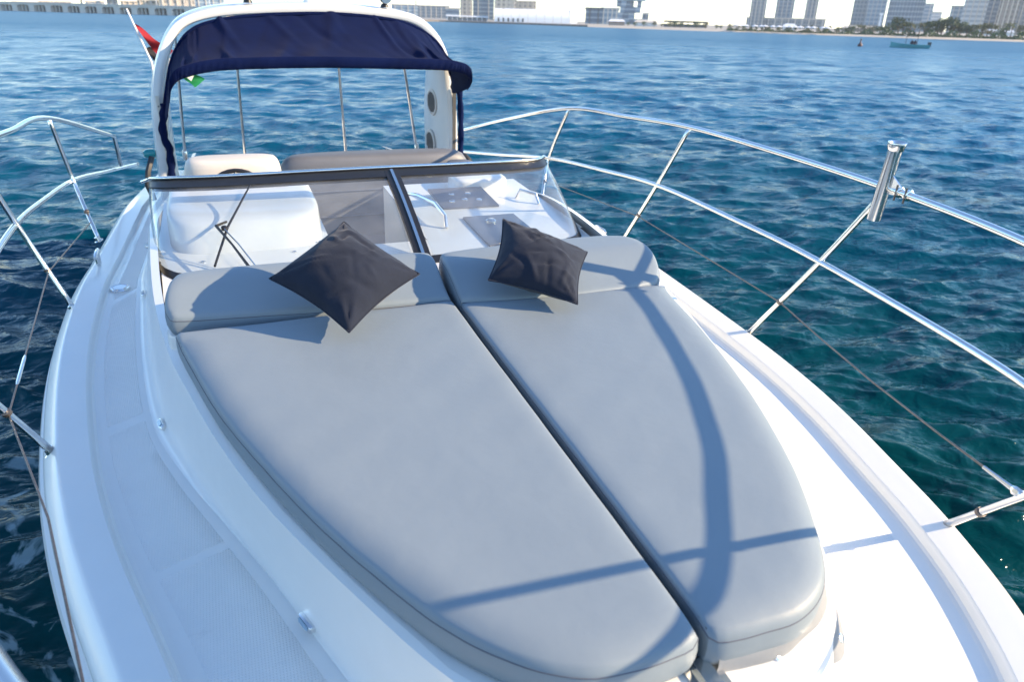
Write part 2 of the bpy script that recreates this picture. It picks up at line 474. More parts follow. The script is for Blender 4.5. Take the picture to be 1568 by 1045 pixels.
# coachroof: fillet, steep side and rounded shoulder
prof = [(0.0,-0.0502),(0.10,-0.047),(0.24,-0.036),(0.36,-0.017),(0.44,0.008),(0.50,0.04),(0.60,0.09),(0.74,0.155),(0.86,0.20),(0.94,0.228),(1.0,0.243)]
def cring(f, z):
    out = []
    for i in range(NP):
        p = coa[i]*(1-f) + top[i]*f
        drop = 1 - 0.45*sstep(4.2, 6.0, p[1])
        out.append((p[0], p[1], (z if z < 0 else z*drop) + sheer(coa[i,1])))
    return out
mb = MB()
rings = [cring(f, z) for f, z in prof]
inset = []
for i in range(NP):
    p = top[i]; q = p*np.array([0.97, 1.0]) + np.array([0, 0.015*(1 if p[1] < 2 else 0)])
    inset.append((q[0], q[1], 0.249*(1-0.45*sstep(4.2,6.0,p[1]))+sheer(coa[i,1])))
rings.append(inset)
mb.loft(rings, closed=False)
coach = bpart(mb, 'coachroof', M['gelcoat'])
# roof of the coachroof / dashboard: rows across
mb = MB()
ys = np.concatenate([np.linspace(0.735, 0.95, 8), np.linspace(1.05, 3.62, 22)])
tx = lambda y: np.interp(y, [p[1] for p in TOP[::-1]], [p[0] for p in TOP[::-1]])
def roof_z(y):
    return 0.249 - 0.055*sstep(2.85, 3.25, y)
rows = []
for y in ys:
    w_ = tx(y)*0.97
    rows.append([(x*w_, y, roof_z(y)) for x in np.linspace(-1, 1, 17)])
mb.grid(rows)
bpart(mb, 'foredeck_top', M['gelcoat'])
mb = MB()     # starboard and port dashboards behind the windscreen, each with its aft face
for (xa, xb, ya, yb) in ((-1.14, -0.30, 3.62, 4.62), (0.20, 1.14, 3.62, 4.75)):
    mb.grid([[(x, y, 0.194) for x in np.linspace(xa, xb, 5)] for y in np.linspace(ya, yb, 6)])
    mb.grid([[(x, yb, z) for x in np.linspace(xa, xb, 5)] for z in (0.194, -0.2, -0.95)])
    s_ = xb if xa < -0.5 else xa
    mb.grid([[(s_, y, z) for y in (ya, yb)] for z in (0.194, -0.95)])
bpart(mb, 'dashboard', M['gelcoat'])
mb = MB()     # cockpit tub
mb.grid([[(x, y, -0.95) for x in (-1.12, 1.12)] for y in (3.62, 8.95)])
for s_ in (-1, 1):
    mb.grid([[(s_*1.12, y, -0.95 if z == 0 else (0.02 if y < 5 else 0.02-.2*(y-5))) for y in (3.62, 4.75, 6, 7.5, 8.95)] for z in (0, 1)])
mb.grid([[(x, 8.95, z) for x in (-1.45, 1.45)] for z in (-1.7, -0.75)])
mb.grid([[(x, 3.62, z) for x in (-.3, .20)] for z in (-.95, .19)])
bpart(mb, 'cockpit_tub', M['gelcoat'])

# ------------------------------------------------------------------ windscreen
WB = [(-1.165,3.85,.185),(-1.135,3.6,.195),(-1.075,3.42,.195),(-.95,3.335,.195),(-.5,3.30,.196),(.1,3.30,.196),(.6,3.32,.196),(.93,3.38,.195),(1.05,3.48,.193),(1.12,3.68,.188)]
WT = [(-1.18,4.38,.375),(-1.15,4.24,.415),(-1.05,4.14,.440),(-.8,4.07,.455),(-.3,4.04,.468),(.1,4.035,.472),(.5,4.045,.470),(.85,4.09,.460),(1.06,4.16,.448),(1.16,4.27,.437)]
wb = cr_spline(WB, 10); wt = cr_spline(WT, 10)
ws = bpy.data.objects.new('windscreen', None); col.objects.link(ws); ws.parent = boat
WMID = 50
def wpt(i, f, n=0.0):
    p = wb[i]*(1-f) + wt[i]*f
    p = p + np.array([0, 0, 0.018*math.sin(math.pi*f)])
    return (p[0], p[1]-n*0.35, p[2]+n*0.94)
def strip(i0, i1, f0, f1, n0, n1, nf=6):
    """a slab that follows the windscreen"""
    mb = MB()
    fs = np.linspace(f0, f1, nf)
    idx = range(i0, i1+1)
    A = [[wpt(i, f, n1) for i in idx] for f in fs]
    B = [[wpt(i, f, n0) for i in idx] for f in fs[::-1]]
    mb.loft(A+B+[A[0]], closed=False)
    n = len(A[0]); m_ = len(A)*2
    v0 = len(mb.v) - (m_+1)*n
    mb.f.append(tuple(v0 + k*n for k in range(m_))); mb.f.append(tuple(v0 + k*n + n-1 for k in range(m_-1,-1,-1)))
    return mb
bpart(strip(0, WMID-1, 0.0, 1.0, -0.003, 0.003, 8), 'glass_pane', M['glass'], ws, 60)
bpart(strip(WMID+1, len(wb)-1, 0.0, 1.0, -0.003, 0.003, 8), 'glass_pane', M['glass'], ws, 60)
bpart(strip(0, len(wb)-1, 0.91, 1.02, -0.016, 0.010, 3), 'black_header', M['black'], ws, 50)
bpart(strip(0, len(wb)-1, -0.03, 0.035, -0.012, 0.012, 3), 'base_gasket', M['black'], ws, 50)
mb = MB()
mb.tube([(-1.215,4.40,.385)]+[(p[0], p[1]+0.012, p[2]+0.022) for p in wt[2:]], 0.0095, 10)
bpart(mb, 'top_rail_trim', M['steel'], ws)
# mullion: rubber either side of a steel strip
def mull(x0, x1, n0, n1, name, m_):
    mb = MB()
    A = []; 
    for f in np.linspace(0.0, 0.99, 8):
        p = wb[WMID]*(1-f)+wt[WMID]*f; z = 0.018*math.sin(math.pi*f)
        A.append([(p[0]+x0, p[1]-n0*.35, p[2]+z+n0*.94), (p[0]+x0, p[1]-n1*.35, p[2]+z+n1*.94), (p[0]+x1, p[1]-n1*.35, p[2]+z+n1*.94), (p[0]+x1, p[1]-n0*.35, p[2]+z+n0*.94)])
    mb.loft(A, True, True, True)
    bpart(mb, name, m_, ws, 30)
mull(-0.038, 0.038, -0.012, 0.012, 'mullion', M['black'])
mull(-0.008, 0.008, 0.0125, 0.020, 'mullion_trim', M['steel'])
# wiper on the starboard pane
wip = bpy.data.objects.new('wiper', None); col.objects.link(wip); wip.parent = boat
def gl(x, y, up):
    return (x, y, 0.2+(y-3.32)*0.36+0.018+up)
mb = MB(); mb.tube([gl(-.875,3.36,.012), gl(-.80,3.62,.014), gl(-.665,3.945,.012)], [0.006,0.007,0.005], 6)
bpart(mb, 'wiper_blade', M['black'], wip)
mb = MB(); mb.tube([gl(-.73,3.33,.02), gl(-.79,3.47,.035), gl(-.85,3.60,.04), gl(-.80,3.64,.03)], [0.008,0.006,0.008,0.006], 6)
bpart(mb, 'wiper_arm', M['black'], wip)
mb = MB(); mb.tube([gl(-.70,3.33,.02), gl(-.76,3.47,.032), gl(-.815,3.58,.035)], 0.0035, 6)
bpart(mb, 'wiper_link', M['steel'], wip)
mb = MB(); mb.lathe(gl(-.815,3.60,.02), (0,-.35,.94), [(0,.014),(.014,.014),(.018,.008)], 10)
bpart(mb, 'wiper_knuckle', M['black'], wip)
mb = MB(); mb.lathe(gl(-.73,3.325,-.01), (0,-.35,.94), [(0,.02),(.02,.018),(.03,.01)], 12)
bpart(mb, 'wiper_pivot', M['steel'], wip)

# helm cowl (starboard dashboard hump)
def superblock(x0, x1, y0, y1, z0, z1, ex=5, n=40, m_=10, lean=0.0, rise=None):
    rings = []
    cx, cy = (x0+x1)/2, (y0+y1)/2
    for k in range(m_+1):
        t = k/m_
        s_ = (1 - max(0, (t-0.55)/0.45)**2.4*0.32) if t > 0.55 else 1.0
        zz = z0+(z1-z0)*math.sin(t*math.pi/2)**0.9
        rg_ = []
        for j in range(n):
            a = 2*math.pi*j/n; c, s = math.cos(a), math.sin(a)
            px = abs(c)**(2/ex)*math.copysign(1, c); py = abs(s)**(2/ex)*math.copysign(1, s)
            yy = cy + py*(y1-y0)/2*s_ + lean*t
            rg_.append((cx+px*(x1-x0)/2*(s_**0.6), yy, zz))
        rings.append(rg_)
    mb = MB(); mb.loft(rings, True, False, True)
    return mb
bpart(superblock(-1.09, -.32, 3.66, 4.58, 0.19, 0.345, 4.5, 48, 14, 0.14), 'helm_cowl', M['gelcoat'], None, 60)
mb = MB(); mb.tube([(-.98,4.33,.345),(-.7,4.36,.352),(-.45,4.33,.345)], 0.012, 8)
bpart(mb, 'cowl_trim', M['black'])
for x_, y_ in ((-.93,3.56),(-.50,3.60),(-.36,3.72)):
    mb = MB(); mb.lathe((x_, y_, .190), (0,0,1), [(0,.013),(.010,.012),(.013,.006)], 10)
    bpart(mb, 'cap_screw', M['steel'])
# steering wheel and switch panel behind cowl
mb = MB()
mb.tube([(-.72+.19*math.cos(a), 4.78+.08*math.sin(a)*.6, .13+.19*math.sin(a)) for a in np.linspace(0, 2*math.pi, 33)], 0.014, 8, False)
for a in (R(90), R(210), R(330)):
    mb.tube([(-.72, 4.76, .13), (-.72+.19*math.cos(a), 4.78+.048*math.sin(a), .13+.19*math.sin(a))], 0.010, 6)
bpart(mb, 'steering_wheel', M['black'])
# port dashboard: flush smoked hatch, instrument panel, grab handle
mb = MB(); mb.loft([[(.49,3.42,.195),(.82,3.56,.195),(.82,3.93,.195),(.50,3.93,.195)], [(.49,3.42,.207),(.82,3.56,.207),(.82,3.93,.207),(.50,3.93,.207)]], True, False, True)
hatch = bpart(mb, 'dash_hatch', M['dashdark'])
mb = MB(); mb.lathe((.63,3.80,.207), (0,0,1), [(0,.032),(.012,.03),(.02,.018)], 16)
bpart(mb, 'hatch_knob', M['steel'], hatch)
mb = MB(); mb.loft([[(.44,4.13,.195),(.80,4.12,.195),(.78,4.42,.23),(.42,4.43,.23)], [(.44,4.13,.205),(.80,4.12,.205),(.78,4.42,.245),(.42,4.43,.245)]], True, False, True)
inst = bpart(mb, 'instrument_panel', M['dashdark'])
for x_, y_ in ((.52,4.22),(.61,4.24),(.70,4.22),(.66,4.33),(.55,4.33)):
    mb = MB(); mb.lathe((x_, y_, .205+(y_-4.13)*.12), (0,-.1,1), [(0,.020),(.006,.019),(.007,.015)], 14)
    bpart(mb, 'gauge', M['steel'], inst)
mb = MB(); mb.tube([(.24,4.36,.20),(.255,4.32,.255),(.30,4.20,.275),(.365,4.05,.265),(.36,3.82,.255),(.355,3.78,.20)], 0.012, 8)
bpart(mb, 'grab_handle', M['steel'])
mb = MB(); mb.tube([(.98,4.28,.195),(1.0,4.27,.25),(1.06,4.15,.25),(1.07,4.12,.195)], 0.011, 8)
bpart(mb, 'grab_handle', M['steel'])
bpart(superblock(.62, .98, 4.42, 4.70, 0.19, 0.29, 5, 32, 8), 'dash_pod', M['gelcoat'], None, 60)
# ------------------------------------------------------------------ cockpit seats seen over and through the windscreen
def seat_back(x0, x1, y0, y1, z0, z1, m_, name, parent=None):
    return bpart(superblock(x0, x1, y0, y1, z0, z1, 3.2, 40, 12), name, m_, parent, 60)
hs = bpy.data.objects.new('helm_seat', None); col.objects.link(hs); hs.parent = boat
seat_back(-1.03, -.42, 4.98, 5.22, -.45, .345, M['beige_vinyl'], 'backrest', hs)
seat_back(-1.03, -.42, 4.62, 5.15, -.62, -.32, M['beige_vinyl'], 'seat_base', hs)
st = bpy.data.objects.new('cockpit_settee', None); col.objects.link(st); st.parent = boat
seat_back(-.40, 1.10, 5.55, 5.82, -.75, .205, M['seat_grey'], 'backrest', st)
seat_back(-.36, 1.10, 5.22, 5.66, -.92, -.42, M['seat_grey'], 'seat_base', st)
seat_back(.82, 1.10, 4.80, 5.60, -.75, .17, M['seat_grey'], 'side_backrest', st)
for z_ in (-.05, -.25):
    mb = MB(); mb.tube([(-.38,5.546,z_),(.3,5.546,z_),(1.0,5.546,z_)], 0.006, 6)
    bpart(mb, 'seam', M['thread'], st)

# ------------------------------------------------------------------ arch
arch = bpy.data.objects.new('radar_arch', None); col.objects.link(arch); arch.parent = boat
AP = [(-1.30,-.40),(-1.285,0.0),(-1.265,.35),(-1.225,.62),(-1.16,.82),(-1.06,1.0),(-.93,1.11),(-.69,1.18),(-.3,1.215),(.12,1.228),(.55,1.212),(.86,1.165),(1.04,1.05),(1.15,.87),(1.20,.62),(1.225,.35),(1.235,0.0),(1.24,-.40)]
ap = cr_spline(AP, 5)
at = np.gradient(ap, axis=0); at /= np.linalg.norm(at, axis=1)[:, None]
an = np.stack([at[:, 1], -at[:, 0]], -1)    # inward
rings = []
for i in range(len(ap)):
    z_ = ap[i, 1]; f = sstep(0.2, 1.2, z_)
    dep = 0.88*(1-f) + 0.42*f
    y0 = 6.32 + 0.10*f
    thk = 0.115*(1-f) + 0.075*f
    sec = []
    for (a, b_) in ((0,.12),(0,.88),(.15,.98),(.5,1.0),(.85,.98),(1,.88),(1,.12),(.85,.02),(.5,0),(.15,.02)):
        p = ap[i] + an[i]*thk*a
        sec.append((p[0], y0 + dep*b_, p[1]))
    rings.append(sec)
mb = MB(); mb.loft(rings, True, True, True)
bpart(mb, 'arch_moulding', M['gelcoat'], arch, 50)
# inner lining of the starboard leg
for s_, x_in in ((-1, -1.172),):
    mb = MB()
    P0 = []
    for z_ in np.linspace(-.35, .55, 10):
        xx = x_in + max(0, z_-.30)*0.16
        P0.append([(xx+.001, 6.36, z_), (xx+.012, 6.39, z_), (xx+.012, 6.88, z_), (xx+.001, 6.92, z_)])
    mb.loft(P0, False)
    bpart(mb, 'leg_lining', M['cream'], arch, 40)
for (yy, zz) in ((6.80,.40),(6.86,.02)):
    mb = MB(); n = 24
    ov = lambda rx, rz, x_: [(x_, yy+rx*math.cos(2*math.pi*k/n), zz+rz*math.sin(2*math.pi*k/n)) for k in range(n)]
    mb.loft([ov(.16,.12,1.125), ov(.16,.12,1.102), ov(.138,.10,1.098), ov(.134,.096,1.104)], True, False, True)
    g = bpart(mb, 'speaker_grille', M['grille'], arch, 40)
    for k in range(7):
        dy = (k-3)*0.034; h = .088*math.sqrt(max(0, 1-(dy/.130)**2))
        mb = MB(); mb.box((1.099, yy+dy-.009, zz-h), (1.103, yy+dy+.009, zz+h))
        bpart(mb, 'grille_slot', M['slot'], g, 0)
mb = MB(); mb.box((1.165,6.318,-.12),(1.195,6.335,.60)); bpart(mb, 'canvas_track', M['slot'], arch, 0)
mb = MB(); mb.box((-1.205,6.316,-.15),(-1.180,6.335,.55)); bpart(mb, 'canvas_track', M['cream'], arch, 0)
for k in range(10):
    mb = MB(); mb.lathe((-1.1925,6.316,-.12+k*.066), (0,-1,0), [(0,.006),(.003,.005)], 8)
    bpart(mb, 'track_screw', M['slot'], arch)
# lamps on top of the arch
for x_ in (-.45, .62):
    lm = MB(); lm.lathe((x_, 6.48, 1.222-.02*abs(x_)), (0,0,1), [(0,.035),(.02,.03),(.03,.012),(.06,.012)], 12)
    l_ = bpart(lm, 'deck_lamp', M['black'], arch)
    mb = MB(); mb.lathe((x_, 6.44, 1.305-.02*abs(x_)), (0,-1,-.3), [(-.05,.03),(-.03,.048),(.02,.052),(.03,.045)], 16)
    bpart(mb, 'lamp_housing', M['black'], l_)
    mb = MB(); mb.lathe((x_, 6.405, 1.293-.02*abs(x_)), (0,-1,-.3), [(0,.042),(.004,.038)], 16)
    bpart(mb, 'lamp_lens', M['lens'], l_)
mb = MB(); mb.lathe((.03,6.6,1.21), (0,0,1), [(0,.05),(.03,.045),(.05,.02),(.4,.012)], 12); bpart(mb, 'mast_base', M['gelcoat'], arch)
# starboard side lamp (teal lens)
mb = MB(); mb.lathe((-1.345,6.40,.10), (-1,-.3,0), [(-.06,.035),(0,.035),(.02,.02)], 12); bpart(mb, 'side_lamp', M['teal'], arch)

# ------------------------------------------------------------------ canopy (navy canvas, gathered at the front hem)
can = bpy.data.objects.new('canopy', None); col.objects.link(can); can.parent = boat
CA = [(-1.158,6.33,.44),(-1.126,6.34,.564),(-1.061,6.36,.776),(-.993,6.38,.901),(-.898,6.40,1.005),(-.75,6.41,1.073),(-.471,6.415,1.123),(.021,6.42,1.155),(.431,6.42,1.147),(.751,6.41,1.108),(.942,6.40,1.030),(1.059,6.38,.931),(1.122,6.36,.805),(1.150,6.34,.70)]
CF = [(-1.150,6.20,.41),(-1.105,5.90,.535),(-1.070,5.68,.66),(-1.040,5.60,.750),(-.965,5.58,.812),(-.76,5.575,.860),(-.46,5.575,.876),(-.015,5.57,.884),(.50,5.57,.877),(.86,5.575,.868),(1.01,5.585,.846),(1.075,5.60,.812),(1.10,5.63,.765),(1.095,5.72,.70)]
ca = cr_spline(CA, 26); cf = cr_spline(CF, 26)
nu = len(ca); nv = 28
rgc = np.random.default_rng(5)
fold = np.zeros((nu, nv))
u_ = np.linspace(0, 1, nu); v_ = np.linspace(0, 1, nv)
UU, VV = np.meshgrid(u_, v_, indexing='ij')
for k in range(90):
    c0 = rgc.uniform(0.08, .94); wd = rgc.uniform(0.004, 0.011); sk = rgc.uniform(-.05, .09); am = rgc.uniform(-.012, .018)
    if k % 2:
        env = np.clip((VV-rgc.uniform(.1,.6))*2.2, 0, 1)
    else:
        env = np.clip((rgc.uniform(.5,.95)-VV)*2.2, 0, 1)*.8
    fold += am*np.exp(-((UU - c0 - sk*(VV-.5))/wd)**2)*env
fold += .006*np.sin(UU*21+VV*3)*np.sin(VV*math.pi)
rows = []
for i in range(nu):
    row = []
    for j in range(nv):
        t = v_[j]
        p = ca[i]*(1-t) + cf[i]*t
        sag = -0.055*math.sin(math.pi*t)*(1-abs(2*u_[i]-1)**3)
        row.append((p[0], p[1]-fold[i,j]*.5, p[2]+sag+fold[i,j]*1.2))
    rows.append(row)
mb = MB(); mb.grid(rows)
mb.grid([[(p[0], p[1]+.002, p[2]-.004) for p in r] for r in rows])
bpart(mb, 'canvas_sheet', M['canvas'], can, 180)
# the gathered hem: a flattened roll along the front bow with puckers
ring = []
for i in range(0, nu):
    p = cf[i]; r_ = []
    for k in range(14):
        a = 2*math.pi*k/14
        pk = 1 + 0.10*math.sin(i*1.23+k*0.9) + 0.10*math.sin(i*2.9+2+k*.3) + .08*math.sin(i*.37)
        ry, rz = 0.022*pk, 0.040*(0.9+0.1*pk)
        e = 0.7 if i < 44 else 1.0
        r_.append((p[0], p[1]-0.010+ry*e*math.cos(a), p[2]+rz*e*math.sin(a)))
    ring.append(r_)
mb = MB(); mb.loft(ring, True, True, True); bpart(mb, 'hem_roll', M['canvas'], can, 180)
# binding strip along the arch
mb = MB(); mb.tube([(p[0], p[1]-.008, p[2]-.004) for p in ca], 0.016, 8); bpart(mb, 'arch_binding', M['canvas'], can, 180)
# port end: slack cloth hanging under the bow
mb = MB()
rows = []
for t in np.linspace(0, 1, 9):
    r_ = []
    for s_ in np.linspace(0, 1, 12):
        x_ = 1.098 + .05*s_; y_ = 5.62 + .72*s_
        zt = .79 - .09*s_ ; zb = .70 - .10*s_ - .05*math.sin(math.pi*s_)
        r_.append((x_ - .05*t*math.sin(math.pi*s_) + .006*math.sin(11*s_+5*t), y_, zt*(1-t)+zb*t))
    rows.append(r_)
mb.grid(rows); bpart(mb, 'side_fall', M['canvas'], can, 180)
# furled side curtains strapped to the legs
def curtain(pts, r_, name):
    mb = MB(); rings = []
    P = cr_spline(pts, 8)
    for i, p in enumerate(P):
        rings.append([(p[0]+r_*(1+.22*math.sin(i*.9+k*1.3))*math.cos(2*math.pi*k/12), p[1]+r_*(1+.2*math.sin(i*.7+k))*math.sin(2*math.pi*k/12), p[2]) for k in range(12)])
    mb.loft(rings, True, True, True); bpart(mb, name, M['canvas'], can, 180)
curtain([(-1.145,6.29,.50),(-1.165,6.28,.42),(-1.19,6.27,.28),(-1.165,6.26,.15),(-1.175,6.26,.0),(-1.185,6.24,-.12),(-1.165,6.22,-.28)], .028, 'furled_curtain')
curtain([(1.20,6.25,.62),(1.215,6.25,.4),(1.22,6.25,.15),(1.215,6.24,-.02),(1.215,6.22,-.10),(1.215,6.2,-.26)], .024, 'furled_curtain')
for pts in ([(-1.30,6.28,.10),(-1.34,6.22,.0),(-1.36,6.2,-.10),(-1.33,6.2,-.22)],):
    mb = MB(); mb.tube(pts, 0.022, 6); bpart(mb, 'strap', M['black'], can)
mb = MB(); mb.tube([(1.25,6.26,.02),(1.29,6.22,-.02),(1.27,6.20,-.08)], .03, 8); bpart(mb, 'strap', M['black'], can)
# stainless support rods aft of the arch
for p0, p1 in (((-.56,6.95,1.02),(-.592,7.2,-.16)),((.28,6.95,1.03),(.347,7.2,-.19)),((.80,6.75,1.0),(1.03,7.1,-.09)),((-1.02,6.95,.98),(-1.10,7.15,-.09))):
    mb = MB(); mb.tube([p0, p1], 0.0125, 8); rd = bpart(mb, 'support_rod', M['steel'], can)
    mb = MB(); mb.lathe(p1, (0,0,1), [(-.04,.022),(.03,.022),(.05,.014)], 10); bpart(mb, 'rod_socket', M['steel'], rd)

# ------------------------------------------------------------------ guard rails
rail = bpy.data.objects.new('guard_rail', None); col.objects.link(rail); rail.parent = boat
TR_P = [(1.72,5.12,.61),(1.745,4.3,.695),(1.74,3.56,.764),(1.71,2.75,.795),(1.65,2.06,.815),(1.53,1.47,.83),(1.36,1.0,.835),(1.21,.72,.84),(1.10,.54,.845),(.95,.38,.85),(.64,.18,.855),(.25,.04,.86),(0,.0,.86)]
MR_P = [(1.50,7.19,-.158),(1.62,6.3,.0),(1.70,5.385,.173),(1.715,4.5,.29),(1.70,3.757,.378),(1.66,2.95,.415),(1.60,2.254,.439),(1.42,1.22,.46),(1.18,.82,.47),(.98,.55,.475),(.5,.22,.48),(0,.10,.48)]
LX = lambda P: [(-x + .115*(1-sstep(.9, 2.4, y)), y, z) for x, y, z in P]
full_t = [(1.515,7.10,.075),(1.635,6.1,.365)] + TR_P[:-1] + LX(TR_P[-2::-1]) + [(-1.55,6.40,.245)]
full_m = MR_P[:-1] + LX(MR_P[-2::-1])
tp = cr_spline(full_t, 10); mp_ = cr_spline(full_m, 10)
pts = [(1.49,7.26,-.10),(1.50,7.18,.02)] + [tuple(p) for p in tp] + [(-1.555,6.46,.21),(-1.56,6.55,-.02)]
mb = MB(); mb.tube(pts, 0.0145, 12); bpart(mb, 'top_rail', M['steel'], rail, 180)
mb = MB(); mb.tube([tuple(p) for p in mp_], 0.0135, 12); bpart(mb, 'mid_rail', M['steel'], rail, 180)
ST = [[(1.235,1.146,-.025),(1.190,.935,.28),(1.10,.54,.845)], [(1.505,2.50,-.025),(1.60,2.254,.439),(1.65,2.06,.815)],
      [(1.60,3.92,-.03),(1.70,3.757,.378),(1.74,3.56,.764)], [(1.575,5.2,-.135),(1.70,5.385,.173),(1.72,5.12,.61)]]
LST = [[(-1.105,1.146,-.025),(-1.070,.935,.28),(-.985,.54,.845)], [(-1.445,2.42,-.025),(-1.585,2.25,.439),(-1.65,2.06,.815)],
       [(-1.535,3.66,-.025),(-1.69,3.74,.38),(-1.74,3.56,.764)], [(-1.56,4.86,-.08),(-1.69,5.25,.19),(-1.72,5.12,.61)]]
for P in ST + LST:
    mb = MB(); mb.tube([tuple(p) for p in cr_spline(P, 5)], 0.0125, 10); so = bpart(mb, 'stanchion', M['steel'], rail, 180)
    b0 = Vector(P[0]); d0 = (Vector(P[1])-b0).normalized()
    sx = -1 if P[0][0] < 0 else 1
    mb = MB(); mb.lathe(b0 - Vector((0,0,.008)), (sx*.35,0,.93), [(0,.026),(.005,.026),(.009,.017),(.03,.0145)], 14); bpart(mb, 'base_flange', M['steel'], so)
    mb = MB(); mb.lathe(b0 + (Vector(P[1])-b0)*0.48, tuple(d0), [(-.006,.0155),(.006,.0155)], 10); bpart(mb, 'wire_ferrule', M['wire'], so)
def on(P, f): 
    return tuple(Vector(P[0])*(1-f)+Vector(P[1])*f)
for S in (ST, LST):
    sx = 1 if S is ST else -1
    W = [(sx*1.193,.95,.262), on(S[1], .48), on(S[2], .46), (sx*1.60,5.0,.06)]
    W = [W[0]] + [tuple(Vector(W[0])*(1-t)+Vector(W[1])*t - Vector((0,0,.02*math.sin(math.pi*t)))) for t in (.25,.5,.75)] + W[1:]
    if sx < 0: W = [(-.93,.72,.14)] + [( -1.17,1.20,.185),(-1.31,1.75,.20)] + [on(S[1], .46), on(S[2], .46), (-1.53,4.55,.13)]
    mb = MB(); mb.tube(W, 0.0032, 6); wo = bpart(mb, 'lifeline', M['wire'], rail, 180)
    if sx > 0:
        w0 = Vector(W[0]); wd_ = (Vector(W[1])-w0).normalized()
        mb = MB(); mb.tube([w0+wd_*.03, w0+wd_*.07, w0+wd_*.15], [.009,.007,.006], 8); bpart(mb, 'turnbuckle', M['steel'], wo)
        mb = MB(); mb.lathe(w0+wd_*.012, tuple(wd_), [(-.012,.008),(-.006,.014),(.016,.014),(.026,.009)], 8); bpart(mb, 'clevis', M['steel'], wo)
    else:
        a0 = Vector(W[3]); a1 = Vector(W[4]); mb = MB(); mb.tube([a0.lerp(a1,.15), a0.lerp(a1,.17), a0.lerp(a1,.30), a0.lerp(a1,.32)], [.004,.0062,.0062,.004], 8); bpart(mb, 'turnbuckle', M['steel'], wo)
# slim staff clamped to the foremost port stanchion (stands outside the picture, its shadow crosses the pad)
mb = MB(); mb.tube([(1.103,.555,.82),(1.095,.525,.87),(1.02,.10,1.45)], 0.0125, 8); bpart(mb, 'rail_staff', M['steel'], rail, 180)
# rod holder clamped where the second port stanchion meets the top rail
rh = bpy.data.objects.new('rod_holder', None); col.objects.link(rh); rh.parent = boat
ax0 = Vector((1.638,2.075,.685)); ax1 = Vector((1.632,2.06,.985))
axd = (ax1-ax0).normalized()
mb = MB(); L_ = (ax1-ax0).length
n = 20
a_ = axd.orthogonal().normalized(); b_ = axd.cross(a_)
prf = [(0,.024),(0,.0265),(L_-.012,.0265),(L_,.0265),(L_,.024),(.05,.023)]
mb.loft([[ax0+axd*h+(a_*math.cos(2*math.pi*k/n)+b_*math.sin(2*math.pi*k/n))*r for k in range(n)] for h, r in prf], True, False, True)
bpart(mb, 'tube', M['steel'], rh, 60)
prf = [(L_-.022,.027),(L_-.018,.031),(L_+.006,.035),(L_+.010,.034),(L_+.006,.026),(L_-.02,.024)]
mb = MB(); mb.loft([[ax0+axd*h+(a_*math.cos(2*math.pi*k/n)+b_*math.sin(2*math.pi*k/n))*r for k in range(n)] for h, r in prf], True, False, False)
bpart(mb, 'flared_rim', M['steel'], rh, 60)
mb = MB(); mb.lathe(ax0+axd*(L_-.012), tuple(axd), [(0,.0255),(.004,.0255)], 20); bpart(mb, 'dark_bore', M['black'], rh, 60)
ri = min(range(len(tp)), key=lambda q: abs(tp[q][1]-2.0)+(0 if tp[q][0] > 0 else 9))
rp0 = Vector(tp[ri]); rtan = Vector(tp[ri+1]-tp[ri-1]).normalized()
for q in (.0, .05):
    mb = MB(); mb.lathe(rp0 + rtan*q, tuple(rtan), [(-.009,.0175),(-.007,.0205),(.007,.0205),(.009,.0175)], 14); bpart(mb, 'clamp_collar', M['steel'], rh, 50)
mb = MB()
g0 = rp0 + rtan*.02
mb.loft([[g0+Vector((-.003,.0,.012)), g0+Vector((.003,0,.012)), g0+Vector((.003,.075,.06)), g0+Vector((-.003,.075,.06))], [g0+Vector((-.003,0,-.012)), g0+Vector((.003,0,-.012)), g0+Vector((.003,.075,-.02)), g0+Vector((-.003,.075,-.02))]], True, True, True)
bpart(mb, 'gusset', M['steel'], rh, 30)
for q in (.0, .05):
    mb = MB(); mb.tube([rp0+rtan*q+Vector((-.018,0,-.03)), rp0+rtan*q+Vector((-.018,0,.03))], .004, 6); bpart(mb, 'clamp_bolt', M['wire'], rh)

# ------------------------------------------------------------------ deck fittings
def coaming_light(side, y, l_):
    idx = [i for i in range(NP) if coa[i,0]*side > 0.1]
    i = min(idx, key=lambda q: abs(coa[q,1]-y))
    def at_(q):
        p = coa[q]*.70 + top[q]*.30; return Vector((p[0], p[1], -.024))
    c = at_(i); t = (at_(i+1)-at_(i-1)).normalized()
    up = (Vector((*(top[i]-coa[i]), 0)).normalized()*.75 + Vector((0,0,.66))).normalized()
    up = (up - t*up.dot(t)).normalized()
    nn = t.cross(up).normalized()
    if nn.z < 0: nn = -nn
    oct_ = ((-1,-.6),(-.85,-1),(.85,-1),(1,-.6),(1,.6),(.85,1),(-.85,1),(-1,.6))
    def rg_(h, k): return [c + t*(l_*k*a) + up*(.011*k*b__) + nn*h for a, b__ in oct_]
    mb = MB(); mb.loft([rg_(-.01,1), rg_(.011,1), rg_(.016,.82)], True, False, True)
    o = bpart(mb, 'courtesy_light', M['steel'])
    mb = MB(); mb.loft([rg_(.0165,.66), rg_(.019,.60)], True, False, True); bpart(mb, 'lens', M['lens'], o)
for side in (-1, 1):
    for y_, l_ in ((1.40,.036),(2.47,.030),(3.72,.026),(4.55,.022)): coaming_light(side, y_, l_)
mb = MB(); mb.lathe((-1.367,3.95,-.085), (0,0,1), [(0,.05),(.032,.05),(.038,.044),(.036,.034),(.040,.030)], 24)
bpart(mb, 'fuel_cap', M['steel'])
